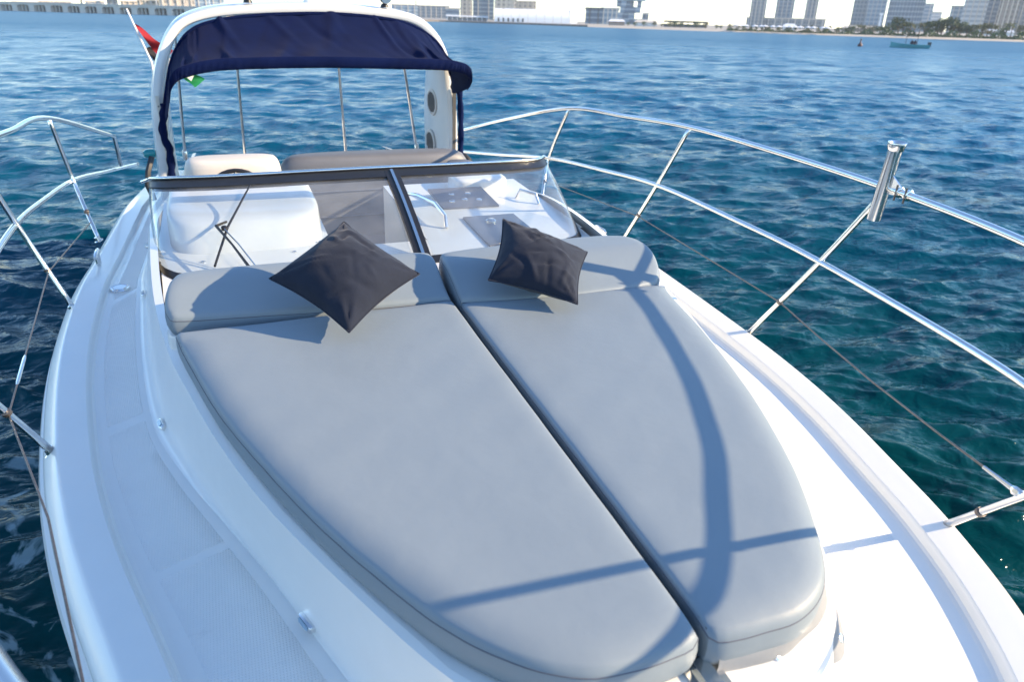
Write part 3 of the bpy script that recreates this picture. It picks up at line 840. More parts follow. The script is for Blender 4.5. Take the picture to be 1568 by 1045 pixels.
for s_ in (-1, 1):
    mb = MB()
    y0 = 4.33 if s_ < 0 else 4.05
    x0 = s_*1.50
    mb.tube([(x0, y0-.07, .012),(x0, y0-.045, .022),(x0, y0+.045, .022),(x0, y0+.07, .012)], .010, 8)
    mb.tube([(x0, y0-.025, -.05),(x0, y0-.025, .02)], .010, 8); mb.tube([(x0, y0+.025, -.05),(x0, y0+.025, .02)], .010, 8)
    bpart(mb, 'mooring_cleat', M['steel'])
# hatch latch between the pads at the very front
mb = MB(); mb.box((-.035,.60,.246),(.045,.80,.256)); mb.box((-.012,.72,.256),(.022,.79,.268)); bpart(mb, 'pad_latch', M['steel'])

# ------------------------------------------------------------------ flag on its staff at the stern
fl = empty('flag', BOAT @ Matrix.Translation((-1.40, 8.2, -.1)))
tag(fl, 'red, green and black flag drooping from a slanted staff behind the white arch', 'flag')
def fpart(mb, name, m_):
    mb.v = [(p[0]+1.40, p[1]-8.2, p[2]+.1) for p in mb.v]
    return mb.build(name, m_, fl, 180)
mb = MB(); mb.tube([(-1.432,8.0,1.065),(-1.395,8.0,.93),(-1.30,8.0,.60),(-1.31,8.0,.2),(-1.34,8.0,-.35)], [.008,.010,.010,.011,.012], 8); fpart(mb, 'staff', M['flagwhite'])
def cloth(a, b__, c, d, name, m_, n=14):
    a, b__, c, d = map(np.array, (a, b__, c, d))
    rows = []
    for s_ in np.linspace(0, 1, n):
        rows.append([tuple((a*(1-s_)+b__*s_)*(1-t)+(d*(1-s_)+c*s_)*t + np.array([0, .035*math.sin(8*t+3*s_), .008*math.sin(9*t)])) for t in np.linspace(0, 1, n)])
    mb = MB(); mb.grid(rows); fpart(mb, name, m_)
cloth((-1.395,8.0,.945),(-1.375,8.0,.90),(-1.20,8.05,.58),(-1.10,8.05,.70), 'red_band', M['red'])
cloth((-1.30,8.03,.74),(-1.335,8.03,.72),(-1.22,8.08,.50),(-1.19,8.06,.60), 'black_band', M['flagblack'])
cloth((-1.20,8.06,.66),(-1.19,8.07,.57),(-.98,8.12,.42),(-.93,8.1,.50), 'white_band', M['flagwhite'])
cloth((-1.14,8.08,.62),(-1.10,8.09,.50),(-.955,8.14,.355),(-.852,8.14,.425), 'green_band', M['green'])

# ------------------------------------------------------------------ sunpad cushions
def poly_dist(P, poly):
    A = poly; B = np.roll(poly, -1, axis=0)
    d = np.full(len(P), 1e9)
    for a, b__ in zip(A, B):
        ab = b__-a; t = np.clip(((P-a)@ab)/(ab@ab+1e-12), 0, 1)
        d = np.minimum(d, np.linalg.norm(P-(a+t[:, None]*ab), axis=1))
    return d
def resample(poly, n):
    P = np.vstack([poly, poly[:1]]); s = np.concatenate([[0], np.cumsum(np.linalg.norm(np.diff(P, axis=0), axis=1))])
    t = np.linspace(0, s[-1], n, endpoint=False)
    return np.stack([np.interp(t, s, P[:, 0]), np.interp(t, s, P[:, 1])], -1)
def cushion(outline, ztop, zbot, crown, crown_w, edge_r, n=220, under=0.012, outer=None):
    """rounded upholstered slab; ztop(x,y) is the crown height"""
    o = resample(np.array(outline, float), n)
    c = o.mean(axis=0)
    rings = []
    ss = [0.0, .12, .25, .4, .52, .62, .70, .77, .83, .88, .92, .945, .965, .98, .99, 1.0]
    for s in ss[1:]:
        p = c + (o-c)*s
        d = poly_dist(p, o) if s < 1 else np.zeros(n)
        z = ztop(p[:, 0], p[:, 1]) - crown*(1-np.clip(d/crown_w, 0, 1))**2.2
        if outer is not None:      # the outboard side rolls away over a wide shoulder
            dn = np.min(np.linalg.norm(p[:, None, :]-outer[None, :, :], axis=2), axis=1)
            z = z - 0.016*(1-np.clip(dn/0.085, 0, 1))**2.0
        e = np.clip(1-d/edge_r, 0, 1)
        z = z - edge_r*(1-np.sqrt(np.clip(1-e*e, 0, 1)))
        rings.append(np.column_stack([p, z]))
    zt = rings[-1][:, 2]
    for k, (f, ins) in enumerate(((.12, -.002), (.35, -.005), (.65, -.004), (.9, 0.002), (1.0, under))):
        p = o + (c-o)/np.linalg.norm(c-o, axis=1)[:, None]*ins
        rings.append(np.column_stack([p, zt*(1-f)+zbot*f]))
    mb = MB()
    mb.loft([[tuple(q) for q in r] for r in rings], True, False, True)
    k0 = len(mb.v)
    mb.v.append((c[0], c[1], float(ztop(np.array([c[0]]), np.array([c[1]]))[0])))
    mb.f += [(k0, (j+1) % n, j) for j in range(n)]
    mb.f = [tuple(reversed(f)) if False else f for f in mb.f]
    seamline = rings[ss.index(1.0)-1]
    return mb, seamline, o
def lower(P, k=1.022):     # the crowned edge lies lower than the pad's middle
    return [(-.769+(x+.769)*k, y*k) for x, y in P]
padL = [(-.012,.785),(-.012,2.462)] + [tuple(p) for p in cr_spline(lower([(-1.0,2.40),(-.962,2.232),(-.875,1.882),(-.765,1.56),(-.66,1.297),(-.54,1.052),(-.466,.93),(-.37,.825),(-.27,.765)])+[(-.15,.765),(-.035,.770)], 10)]
padR = [(.012,.780),(.035,.765)] + [tuple(p) for p in cr_spline([(.10,.758)]+lower([(.21,.745),(.325,.808),(.425,.945),(.545,1.175),(.665,1.49),(.775,1.88),(.845,2.22),(.875,2.34)]), 10)] + [(.012,2.430)]
padR = padR[::-1]
def flat(z0):
    return lambda x, y: z0 + 0.005*np.sin(1.7*x+0.6)*np.sin(1.3*y) + 0.0012*np.sin(9*x+2*y)*np.sin(7*y+3*x) + 0.0008*np.sin(23*x-11*y+1)*np.sin(17*y)
for outl, lab, org in ((padL, 'grey vinyl sun pad on the starboard foredeck, under the diamond-set pillow', (-.45,1.6,.25)),
                       (padR, 'grey vinyl sun pad on the port foredeck, crossed by the wide rail shadow', (.4,1.6,.25))):
    ro_ = resample(np.array(outl), 700)
    mb, seam, o_ = cushion(outl, flat(.362), .252, .007, .06, .011, outer=ro_[(np.abs(ro_[:, 0]) > .03) & (ro_[:, 1] < 2.36)])
    root = empty('sun_pad', BOAT @ Matrix.Translation(org))
    tag(root, lab, 'cushion', 'sun pad halves on the foredeck')
    mb.build('pad_body', M['vinyl'], None, 50, None)
    ob = bpy.context.scene.objects[-1] if False else None
    po = [x for x in bpy.data.objects if x.name.startswith('pad_body') and x.parent is None][0]
    po.data.transform(Matrix.Translation(-Vector(org))); po.parent = root
    sm = MB()
    zc = [(p[0]+(p[0]-np.mean(o_[:,0]))*0.0, p[1], p[2]-.003) for p in seam]
    sm.tube([tuple(p) for p in zc] + [zc[0]], 0.0020, 6, False)
    so = sm.build('stitched_seam', M['thread'], None, 180)
    so.data.transform(Matrix.Translation(-Vector(org))); so.parent = root
    st_ = MB(); cc = np.array([np.mean(o_[:, 0]), np.mean(o_[:, 1])])
    q2 = resample(np.array([tuple(np.array(p[:2])*.994+cc*.006) for p in seam]), 1000)
    tr_ = np.array(seam)
    for k in range(0, 1000, 2):
        a = q2[k]; b__ = a + (q2[(k+1) % 1000]-a)*1.1
        zi = tr_[np.argmin(np.abs(tr_[:, 0]-a[0])+np.abs(tr_[:, 1]-a[1])), 2] + .0055
        dn_ = np.array([-(b__-a)[1], (b__-a)[0]]); dn_ = dn_/np.linalg.norm(dn_)*.0008
        st_.add([(a[0]-dn_[0], a[1]-dn_[1], zi-.004), (a[0]+dn_[0], a[1]+dn_[1], zi-.004), (b__[0]+dn_[0], b__[1]+dn_[1], zi-.004), (b__[0]-dn_[0], b__[1]-dn_[1], zi-.004),
                 (a[0], a[1], zi), (b__[0], b__[1], zi)], [(0,1,4),(2,3,5),(0,4,5,3),(1,2,5,4)])
    so = st_.build('edge_stitching', M['thread'], None, 0)
    so.data.transform(Matrix.Translation(-Vector(org))); so.parent = root
    # skirt flap with press studs at the front
    if org[0] > 0:
        rows = []
        po_ = np.array([q for q in outl if .03 < q[0] < .50 and q[1] < 1.05])
        po_ = po_[np.argsort(po_[:, 0]+po_[:, 1]*.5)]
        path = np.column_stack([po_, np.full(len(po_), .283)])
        od = po_-np.array([.25, 1.3]); od /= np.linalg.norm(od, axis=1)[:, None]
        tt = np.linspace(0, 1, len(po_))
        fl_ = .010+.095*np.exp(-((tt-.74)/.22)**2)
        low = np.column_stack([po_+od*fl_[:, None], .245-.110*np.exp(-((tt-.68)/.30)**2)])
        path[:, :2] += od*.002
        for i in range(len(path)):
            a = path[i]; b__ = low[i]
            rows.append([tuple(a*(1-t)+b__*t + np.array([.002*math.sin(i*.5+5*t), -.006*math.sin(math.pi*t)*math.sin(i*.35), .003*t*math.sin(i*.5+3*t)])) for t in np.linspace(0, 1, 7)])
        sk = MB(); sk.grid(rows)
        so = sk.build('skirt', M['vinyl_white'], None, 180)
        so.data.transform(Matrix.Translation(-Vector(org))); so.parent = root
        for c_ in (tuple(low[int(len(low)*.72)]*.8+path[int(len(low)*.72)]*.2), tuple(low[int(len(low)*.2)]*.75+path[int(len(low)*.2)]*.25)):
            sk = MB(); sk.lathe(c_, (.35,-.6,.7), [(-.004,.012),(.004,.011),(.006,.006)], 12)
            so = sk.build('press_stud', M['steel'], None, 60)
            so.data.transform(Matrix.Translation(-Vector(org))); so.parent = root

# headrest bolsters
def wedge(y0, z0, z1, run):
    return lambda x, y: z0 + (z1-z0)*sstep(0, 1, (y-y0)/run) + 0*x
hL = cr_spline([(-.014,2.475),(-.3,2.482),(-.7,2.515),(-.98,2.535),(-1.025,2.56),(-1.035,2.63),(-1.01,2.74),(-.94,2.80),(-.6,2.81),(-.2,2.80),(-.05,2.785),(-.014,2.74),(-.012,2.6)], 8)
hR = cr_spline([(.014,2.43),(.012,2.6),(.016,2.71),(.05,2.76),(.3,2.79),(.7,2.805),(.86,2.79),(.935,2.74),(.955,2.64),(.945,2.52),(.90,2.43),(.82,2.39),(.5,2.375),(.2,2.40)], 8)
for outl, y0, lab, org in ((hL, 2.46, 'grey headrest bolster along the back of the starboard sun pad', (-.5,2.64,.25)),
                           (hR, 2.36, 'grey headrest bolster along the back of the port sun pad', (.5,2.6,.25))):
    mb, seam, o_ = cushion(outl, wedge(y0, .371, .450, .30), .300, .008, .05, .014, 200)
    root = empty('headrest_cushion', BOAT @ Matrix.Translation(org))
    tag(root, lab, 'cushion', 'headrest bolsters of the sun pad')
    for mm, nm, ml in ((mb, 'bolster_body', M['vinyl']),):
        o = mm.build(nm, ml, None, 60); o.data.transform(Matrix.Translation(-Vector(org))); o.parent = root
    pc = np.array(outl).mean(axis=0); pl_ = resample(np.array(outl), 80)
    pm = MB(); pm.loft([[(pc[0]+(q[0]-pc[0])*k, pc[1]+(q[1]-pc[1])*k, z) for q in pl_] for k, z in ((1.025,.20),(1.02,.285),(1.008,.297),(.985,.299))], True, False, True)
    bpart(pm, 'headrest_plinth', M['gelcoat'], None, 50)
    sm = MB(); zc = [(p[0], p[1], p[2]-.004) for p in seam]
    sm.tube(zc + [zc[0]], 0.0018, 6, False)
    o = sm.build('stitched_seam', M['thread'], None, 180); o.data.transform(Matrix.Translation(-Vector(org))); o.parent = root

# ------------------------------------------------------------------ throw pillows
def pillow(name, c00, c10, c11, c01, thick, seed, label):
    c00, c10, c11, c01 = map(np.array, (c00, c10, c11, c01))
    nrm = np.cross(c10-c00, c01-c00); nrm /= np.linalg.norm(nrm)
    if nrm[2] < 0: nrm = -nrm
    n = 41; rg = np.random.default_rng(seed)
    u = np.linspace(0, 1, n)
    wr = []
    for k in range(26):
        wr.append((rg.uniform(.1,.9), rg.uniform(.1,.9), rg.uniform(0, math.pi), rg.uniform(.014,.038), rg.uniform(-.012,.012), rg.uniform(.08,.2)))
    corners = [(0,0),(1,0),(1,1),(0,1)]
    def surf(sgn):
        rows = []
        for a in u:
            row = []
            for b__ in u:
                # edges pulled in between the corners
                pin = 0.045
                a2 = a + pin*math.sin(math.pi*b__)*(0.5-a)*2
                b2 = b__ + pin*math.sin(math.pi*a)*(0.5-b__)*2
                p = c00*(1-a2)*(1-b2)+c10*a2*(1-b2)+c11*a2*b2+c01*(1-a2)*b2
                e = (4*a*(1-a))*(4*b__*(1-b__))
                h = thick*(0.55*e**0.38+0.45*e**0.9)
                if 0 < a < 1 and 0 < b__ < 1:
                    for (x0, y0, th, wd, am, ln) in wr:
                        da, db = a-x0, b__-y0
                        s1 = da*math.cos(th)+db*math.sin(th); s2 = -da*math.sin(th)+db*math.cos(th)
                        h += am*math.exp(-(s2/wd)**2-(s1/ln)**2)*min(1, e*3)
                    for (x0, y0) in corners:     # gathers radiating from the corners
                        da, db = a-x0, b__-y0; r_ = math.hypot(da, db)
                        if r_ < .45: h += .009*math.sin(11*math.atan2(abs(db), abs(da))+seed)*math.exp(-(r_/.2)**2)*min(1, e*8)
                row.append(p + nrm*h*sgn)
            rows.append(row)
        return rows
    mb = MB(); mb.grid([[tuple(p) for p in r] for r in surf(1)]); mb.grid([[tuple(p) for p in r] for r in surf(-0.8)])
    org = (c00+c11)/2
    root = empty(name, BOAT @ Matrix.Translation(Vector(org)))
    tag(root, label, 'pillow', 'throw pillows on the sun pad')
    o = mb.build('pillow_cover', M['pillow'], None, 180); o.data.transform(Matrix.Translation(-Vector(org))); o.parent = root
    # welted edge seam
    ed = []
    S = surf(0)
    for k in range(n): ed.append(S[k][0])
    for k in range(1, n): ed.append(S[n-1][k])
    for k in range(n-2, -1, -1): ed.append(S[k][n-1])
    for k in range(n-2, 0, -1): ed.append(S[0][k])
    mb = MB(); mb.tube([tuple(p) for p in ed]+[tuple(ed[0])], .0035, 6, False)
    o = mb.build('edge_seam', M['pillow'], None, 180); o.data.transform(Matrix.Translation(-Vector(org))); o.parent = root
pillow('throw_pillow', (-.456,2.185,.410), (-.168,2.362,.522), (-.385,2.625,.650), (-.678,2.45,.522), .105, 3, 'charcoal throw pillow set on its corner against the starboard headrest')
pillow('throw_pillow', (.098,2.36,.47), (.398,2.198,.405), (.565,2.47,.50), (.246,2.615,.618), .100, 8, 'charcoal throw pillow leaning flat-edged on the port headrest')

#BACKGROUND
# ------------------------------------------------------------------ the far shore: land, quay, beach
LAND = [(-700,900),(-420,640),(-250,585),(-110,545),(-20,470),(40,440),(90,432),(131,452),(160,398),(173,324),(198,260),(214,217),(224,188),(241,171),(256,163),(330,120),(480,20),(800,-260)]
sand = mat('sand', (0.46, 0.40, 0.31), 0.9, var=0.12, vscale=0.15)
soil = mat('pale_ground', (0.36, 0.33, 0.28), 0.9, var=0.2, vscale=0.05)
stone = mat('quay_stone', (0.20, 0.17, 0.14), 0.9, var=0.35, vscale=0.6, bump=0.5, bscale=1.2, bdist=0.3)
concrete = mat('pale_concrete', (0.60, 0.54, 0.46), 0.85, var=0.08, vscale=0.3)
white_sheet = mat('white_sheeting', (0.78, 0.79, 0.80), 0.55, var=0.03, vscale=0.1)
dark_steel = mat('dark_metal', (0.06, 0.07, 0.08), 0.6, var=0.2, vscale=0.3)
lp = cr_spline(LAND, 6)
lt = np.gradient(lp, axis=0); lt /= np.linalg.norm(lt, axis=1)[:, None]
ln = np.stack([-lt[:, 1], lt[:, 0]], -1)
ln *= np.sign(np.sum(ln*(lp+1e-9), axis=1))[:, None]
def shore_row(d, z, j=0.0):
    return [(lp[i,0]+ln[i,0]*(d+j*math.sin(i*1.7)), lp[i,1]+ln[i,1]*(d+j*math.sin(i*1.7)), z) for i in range(len(lp))]
far = []
for i in range(len(lp)):
    a = math.atan2(lp[i,0], lp[i,1]); far.append((1695*math.sin(a), 1695*math.cos(a), 1.2))
mid = [tuple(np.array(shore_row(60, .85)[i])*0.7+np.array(far[i])*0.3) for i in range(len(lp))]
mb = MB(); mb.loft([shore_row(-3,-.6), shore_row(0,.0,.5), shore_row(2,.2,.5), shore_row(5,.4,.4), shore_row(10,.62)], closed=False)
o = mb.build('beach', sand); tag(o, 'pale sandy beach along the far shore', 'beach', kind='structure')
mb = MB(); mb.loft([shore_row(9.9,.615), shore_row(60,.85), mid, far], closed=False)
o = mb.build('land', soil); tag(o, 'flat pale land behind the far beach', 'land', kind='structure')

def frame(x, y, rz, z=.75):
    return Matrix.Translation((x, y, z)) @ Matrix.Rotation(R(rz), 4, 'Z')
def thing(name, x, y, rz, label, cat, group=None, z=.75):
    o = empty(name, frame(x, y, rz, z)); tag(o, label, cat, group); return o
def part(mb, name, m_, parent, smooth=0):
    return mb.build(name, m_, parent, smooth)

# quay wall of dark stone in front of the hangar
mb = MB()
Q = cr_spline([(60,431),(95,428),(131,447),(158,396),(170,340)], 8)
for side in (0,):
    mb.loft([[(p[0]-(0.0), p[1]-1.2, z) for p in Q] for z in (-.8, .8)] + [[(p[0]+3.5*0.7, p[1]+3.0, 1.0) for p in Q]], closed=False)
o = mb.build('quay_wall', stone, None, 0); tag(o, 'dark stone quay wall below the white barrel-roofed hall', 'wall')

# facade material: glass with slab bands, at a size no pane can be told apart
def facade(name, glassc, slabc, floor=3.6, frac=0.32, vert=0.0, vstep=4.0):
    m = mat(name, glassc, 0.25, spec=0.6)
    nt = m.node_tree; N = nt.nodes; L = nt.links; b = N['Principled BSDF']
    tc = N.new('ShaderNodeTexCoord'); sp = N.new('ShaderNodeSeparateXYZ'); L.new(tc.outputs['Object'], sp.inputs[0])
    def band(sock, step, fr):
        a = N.new('ShaderNodeMath'); a.operation = 'DIVIDE'; a.inputs[1].default_value = step; L.new(sock, a.inputs[0])
        f = N.new('ShaderNodeMath'); f.operation = 'FRACT'; L.new(a.outputs[0], f.inputs[0])
        g = N.new('ShaderNodeMath'); g.operation = 'LESS_THAN'; g.inputs[1].default_value = fr; L.new(f.outputs[0], g.inputs[0])
        return g
    g = band(sp.outputs['Z'], floor, frac)
    out = g.outputs[0]
    if vert:
        ad = N.new('ShaderNodeMath'); ad.operation = 'ADD'; L.new(sp.outputs['X'], ad.inputs[0]); L.new(sp.outputs['Y'], ad.inputs[1])
        h = band(ad.outputs[0], vstep, vert)
        mxm = N.new('ShaderNodeMath'); mxm.operation = 'MAXIMUM'; L.new(out, mxm.inputs[0]); L.new(h.outputs[0], mxm.inputs[1]); out = mxm.outputs[0]
    mx = N.new('ShaderNodeMix'); mx.data_type = 'RGBA'; mx.inputs['A'].default_value = (*glassc, 1); mx.inputs['B'].default_value = (*slabc, 1)
    L.new(out, mx.inputs['Factor']); L.new(mx.outputs['Result'], b.inputs['Base Color'])
    return m
FB = {
 'blue': facade('blue_glass_facade', (0.06,0.11,0.18), (0.20,0.27,0.34)),
 'pale': facade('pale_blue_facade', (0.16,0.24,0.33), (0.33,0.40,0.46), 3.6, .4),
 'grey': facade('grey_facade', (0.07,0.10,0.13), (0.20,0.23,0.27), 3.6, .35, .3, 3),
 'cream': facade('cream_facade', (0.22,0.20,0.18), (0.50,0.44,0.36), 3.6, .5, .5, 5),
 'brown': facade('brown_facade', (0.10,0.08,0.07), (0.24,0.19,0.16), 3.6, .4, .35, 4),
 'white': facade('white_facade', (0.34,0.38,0.42), (0.62,0.63,0.63), 3.6, .5),
 'beige': facade('beige_facade', (0.20,0.17,0.13), (0.52,0.44,0.33), 3.2, .6, .55, 4),
}
def tower(name, x, y, rz, w, h, d, fm, label, fins=0, finm=None, cap=True, cat='building', crown=0, groups=None):
    t = thing(name, x, y, rz, label, cat, groups)
    mb = MB(); mb.box((-w/2, 0, 0), (w/2, d, h)); part(mb, 'tower_body', FB[fm], t)
    fm_ = finm or concrete
    for k in range(fins):
        xx = -w/2 + w*(k+.5)/fins
        mb = MB(); mb.box((xx-.35, -.7, 0), (xx+.35, -.02, h)); part(mb, 'vertical_fin', fm_, t)
    if cap:
        mb = MB(); mb.box((-w/2-.5, -.9, h), (w/2+.5, d+.5, h+1.0)); part(mb, 'roof_slab', fm_, t)
    if crown:
        mb = MB(); mb.box((-w*.28, d*.2, h+1.0), (w*.28, d*.8, h+1.0+crown)); part(mb, 'plant_room', fm_, t)
    return t
tower('tower', 203.3,669.6,-17,12.1,8.6,18,'blue','low glassy blue block left of the cream towers beyond the quay',0)
tower('tower', 233.1,723.1,-17.9,11.3,64,20,'cream','slim cream tower left of the blue glass tower beyond the white hall',3)
tower('tower', 248.6,717.9,-19.2,20.1,64,20,'blue','blue glass tower between two cream towers beyond the white hall',2)
tower('tower', 254.3,673.3,-20.7,19.7,64,20,'cream','wide cream tower directly behind the left end of the white hall',5)
tower('tower', 286.9,703.5,-22.2,18.9,17,20,'cream','lower cream block peeping over the roof of the white hall',4)
tower('office_block', 209.5,875.1,-13.5,29.2,13,20,'pale','low pale block on the skyline just right of the arch lamp',4)
tower('office_block', 267.6,963.3,-15.6,39.3,14,20,'grey','long grey block on the skyline left of the towers',6)
tower('warehouse', -111.2,610.1,10.3,14.7,3.6,14,'beige','small beige building leftmost behind the concrete pier',3)
tower('warehouse', -97.5,632.6,8.7,19.7,4.6,14,'beige','wider beige building behind the concrete pier near the left edge',4)
tower('warehouse', -70.5,615,7,12,5.2,10,'white','pale site cabin block behind the middle of the pier',3)
tower('site_frame', -58.1,597.3,5.5,6.7,7.0,10,'grey','dark unfinished building frame behind the pier',2, dark_steel)
tower('warehouse', -48,598.1,4.5,10.4,6.0,12,'beige','beige block just right of the dark unfinished frame',3)
tower('warehouse', -33.8,559,3.4,12.5,6.8,12,'beige','beige block with a flat roof left of the arch',4, None, True, 'building', 2)
tower('warehouse', -16.2,539.8,1.6,20.7,8.4,16,'cream','tall beige block at the pier end beside the white arch',5, None, True, 'building', 2.5)
tower('warehouse', 3.9,700,-.4,22.6,12,16,'pale','pale block showing above the left shoulder of the arch',4)
tower('terminal_annex', 254.9,498.2,-27.2,12,9.6,12,'blue','dark glassy box right of the white hall',2, dark_steel)
tower('terminal_annex', 264.9,493.2,-27.8,12,9.9,12,'pale','pale boxy block right of the dark glassy box',4)
tower('tower', 327.6,549.4,-30.9,4.1,8,4,'grey','little grey turret beside the stacked-block building',0)
# twin podium development
t = thing('podium_block', 582.5, 685.4, -40.4, 'long low podium under three slim grey towers', 'building')
mb = MB(); mb.box((-40.3,0,0),(40.3,30,9.2)); part(mb, 'podium_body', FB['grey'], t)
mb = MB(); mb.box((-41,-1,9.2),(41,31,10.2)); part(mb, 'podium_roof', concrete, t)
for k in range(12):
    mb = MB(); mb.box((-38+k*6.9-.5,-.8,0),(-38+k*6.9+.5,-.02,9.2)); part(mb, 'podium_pier', concrete, t)
tower('tower', 556,700,-38.6,15.8,68,14,'grey','leftmost of the three slim grey towers on the podium',4)
tower('tower', 583,690,-40.3,18.1,68,14,'blue','middle one of the three slim grey towers on the podium',4)
tower('tower', 604,673,-42,11.9,68,14,'grey','rightmost and narrowest of the three slim towers on the podium',3)
# two-tone tower
t = tower('tower', 570,560.6,-45.5,27.9,62,20,'grey','two-tone glass tower, dark left half and pale right half',0)
mb = MB(); mb.box((-2,-1.2,0),(13.9,-.03,62)); part(mb, 'pale_bay', FB['pale'], t)
for k in range(5):
    mb = MB(); mb.box((-1.6+k*3.7,-1.8,0),(-1.2+k*3.7,-1.22,62)); part(mb, 'vertical_fin', concrete, t)
mb = MB(); mb.box((-14.5,-2.0,0),(14.5,6,5.0)); part(mb, 'base_storeys', FB['brown'], t)
# curved dark tower
t = thing('tower', 516.9, 471.2, -47.7, 'dark tower with a curved glass front and close vertical ribs', 'tower')
arc = [(-12.9*math.cos(a), -5*math.sin(a)) for a in np.linspace(0, math.pi, 17)]
mb = MB(); mb.loft([[(x, y, 0) for x, y in arc]+[(12.9,16,0),(-12.9,16,0)], [(x, y, 58) for x, y in arc]+[(12.9,16,58),(-12.9,16,58)]], True, False, True)
part(mb, 'tower_body', FB['blue'], t, 0)
for k in range(1, 16):
    x, y = arc[k]; mb = MB(); mb.box((x-.22, y-.7, 0), (x+.22, y+.0, 58)); part(mb, 'vertical_fin', FB['pale'], t)
tower('tower', 715.1,624.5,-48.9,11.3,27,12,'pale','small pale tower just right of the curved dark tower',2)
tower('tower', 835.9,714.1,-49.5,10.7,22,12,'white','faint distant block between the curved tower and the tall group',2)
tower('tower', 618.3,506.7,-50.7,12.7,21.5,14,'pale','short blue-grey tower left of the white tower at the right',3)
tower('tower', 594.4,472.6,-51.5,17.1,62,14,'white','white slab tower left of the blue and brown pair',4)
tower('tower', 651,497.5,-52.6,19.1,64,14,'blue','blue glass tower between the white slab and the brown tower',4)
tower('tower', 592.9,441.8,-53.3,13.4,62,12,'brown','brown tower near the right edge of the skyline',4)
tower('tower', 634.6,452.4,-54.5,27.1,64,16,'grey','broad grey tower at the far right edge of the skyline',6)
tower('tower', 672,440,-56.2,18.1,64,16,'pale','pale tower cut off by the right edge',3)
t = thing('pylon', 360.8, 345.3, -46.3, 'thin white pylon standing between two waterfront towers', 'pylon')
mb = MB(); mb.loft([[(-.8,-.4,0),(.8,-.4,0),(.8,.4,0),(-.8,.4,0)],[(-.4,-.3,9.2),(.4,-.3,9.2),(.4,.3,9.2),(-.4,.3,9.2)]], True, False, True); part(mb, 'mast', white_sheet, t)
mb = MB(); mb.box((-1.0,-.5,9.2),(1.0,.5,10.2)); part(mb, 'head', white_sheet, t)

# stacked-block building with open gaps
t = thing('stacked_building', 321.1, 564.7, -29.7, 'blue-grey tower of staggered boxes with sky showing through the gaps', 'building')
rb = random.Random(4)
for lev in range(10):
    z0 = lev*4.4
    xs = -11.4 + (lev % 2)*1.4 + rb.uniform(-.8,.8)
    while xs < 11:
        wdt = rb.uniform(3.2, 6.5)
        if rb.random() < .78 or lev == 0:
            mb = MB(); mb.box((xs, rb.uniform(-1.2,.6), z0), (min(xs+wdt, 12.2), 9, z0+4.35)); part(mb, 'stacked_box', FB['pale'] if rb.random() < .6 else FB['blue'], t)
        xs += wdt + .05
mb = MB(); mb.box((-3,3,0),(3,8,44)); part(mb, 'core', FB['grey'], t)

# the white barrel-roofed hall
t = thing('barrel_hall', 182, 433, -22.9, 'long white hall with a barrel roof on the quay', 'hall')
def arcsec(x, w=11.0, h=7.6, n=18, e=1.55):
    return [(x, w*(1-math.cos(a))/1.0-0.0, h*abs(math.sin(a))**(1/e)) for a in np.linspace(0, math.pi, n)]
mb = MB(); mb.loft([arcsec(x) for x in np.linspace(-24,21,10)], False); part(mb, 'barrel_roof', white_sheet, t, 50)
for k in range(10):
    x = -24+k*5
    mb = MB(); mb.loft([[(x-.12,y,z+.06) for _,y,z in arcsec(x)],[(x+.12,y,z+.06) for _,y,z in arcsec(x)]], False); part(mb, 'roof_rib', concrete, t, 50)
mb = MB(); s_ = arcsec(21.05, 11.2, 7.9); mb.loft([s_, [(25.5, y*0.92+.8, z*0.97) for _, y, z in s_]], False); part(mb, 'end_porch', white_sheet, t, 50)
e_ = [(25.4, y*0.92+.8, z*0.97) for _, y, z in arcsec(21.05, 11.2, 7.9)]
mb = MB(); mb.add(e_, [tuple(range(len(e_)))]); part(mb, 'gable_end', white_sheet, t)
for k in range(6):
    mb = MB(); mb.box((-22+k*2.9,-.12,.3),(-21+k*2.9,.05,2.3)); part(mb, 'door', dark_steel, t)
t = thing('terminal_canopy', 147.5, 456.5, -18, 'low white canopied terminal left of the barrel hall', 'terminal', z=.75)
mb = MB(); mb.box((-12,1,0),(12,8,1.8)); part(mb, 'glazed_wall', FB['grey'], t)
mb = MB(); mb.loft([[(-13,-1,2.4),(13,-1,2.1),(13,9,2.3),(-13,9,2.6)],[(-13,-1,2.9),(13,-1,2.5),(13,9,2.8),(-13,9,3.2)]], True, True, True); part(mb, 'canopy_roof', white_sheet, t)
for k in range(9):
    mb = MB(); mb.box((-12+k*3-.15,-.5,0),(-12+k*3+.15,-.2,2.2)); part(mb, 'column', white_sheet, t)
t = thing('grandstand', 232.2, 349.5, -33.7, 'dark flat-roofed grandstand on posts behind the beach', 'grandstand')
mb = MB(); mb.box((-11,0,0),(11,6,1.6)); part(mb, 'base', dark_steel, t)
mb = MB(); mb.loft([[(-11,-1,2.9),(11.5,-1,2.8),(11.5,7,2.3),(-11,7,2.4)],[(-11,-1,3.2),(11.5,-1,3.1),(11.5,7,2.6),(-11,7,2.7)]], True, True, True); part(mb, 'roof', dark_steel, t)
for k in range(8):
    mb = MB(); mb.box((-10.6+k*3-.12,-.3,1.6),(-10.6+k*3+.12,0,2.9)); part(mb, 'post', dark_steel, t)
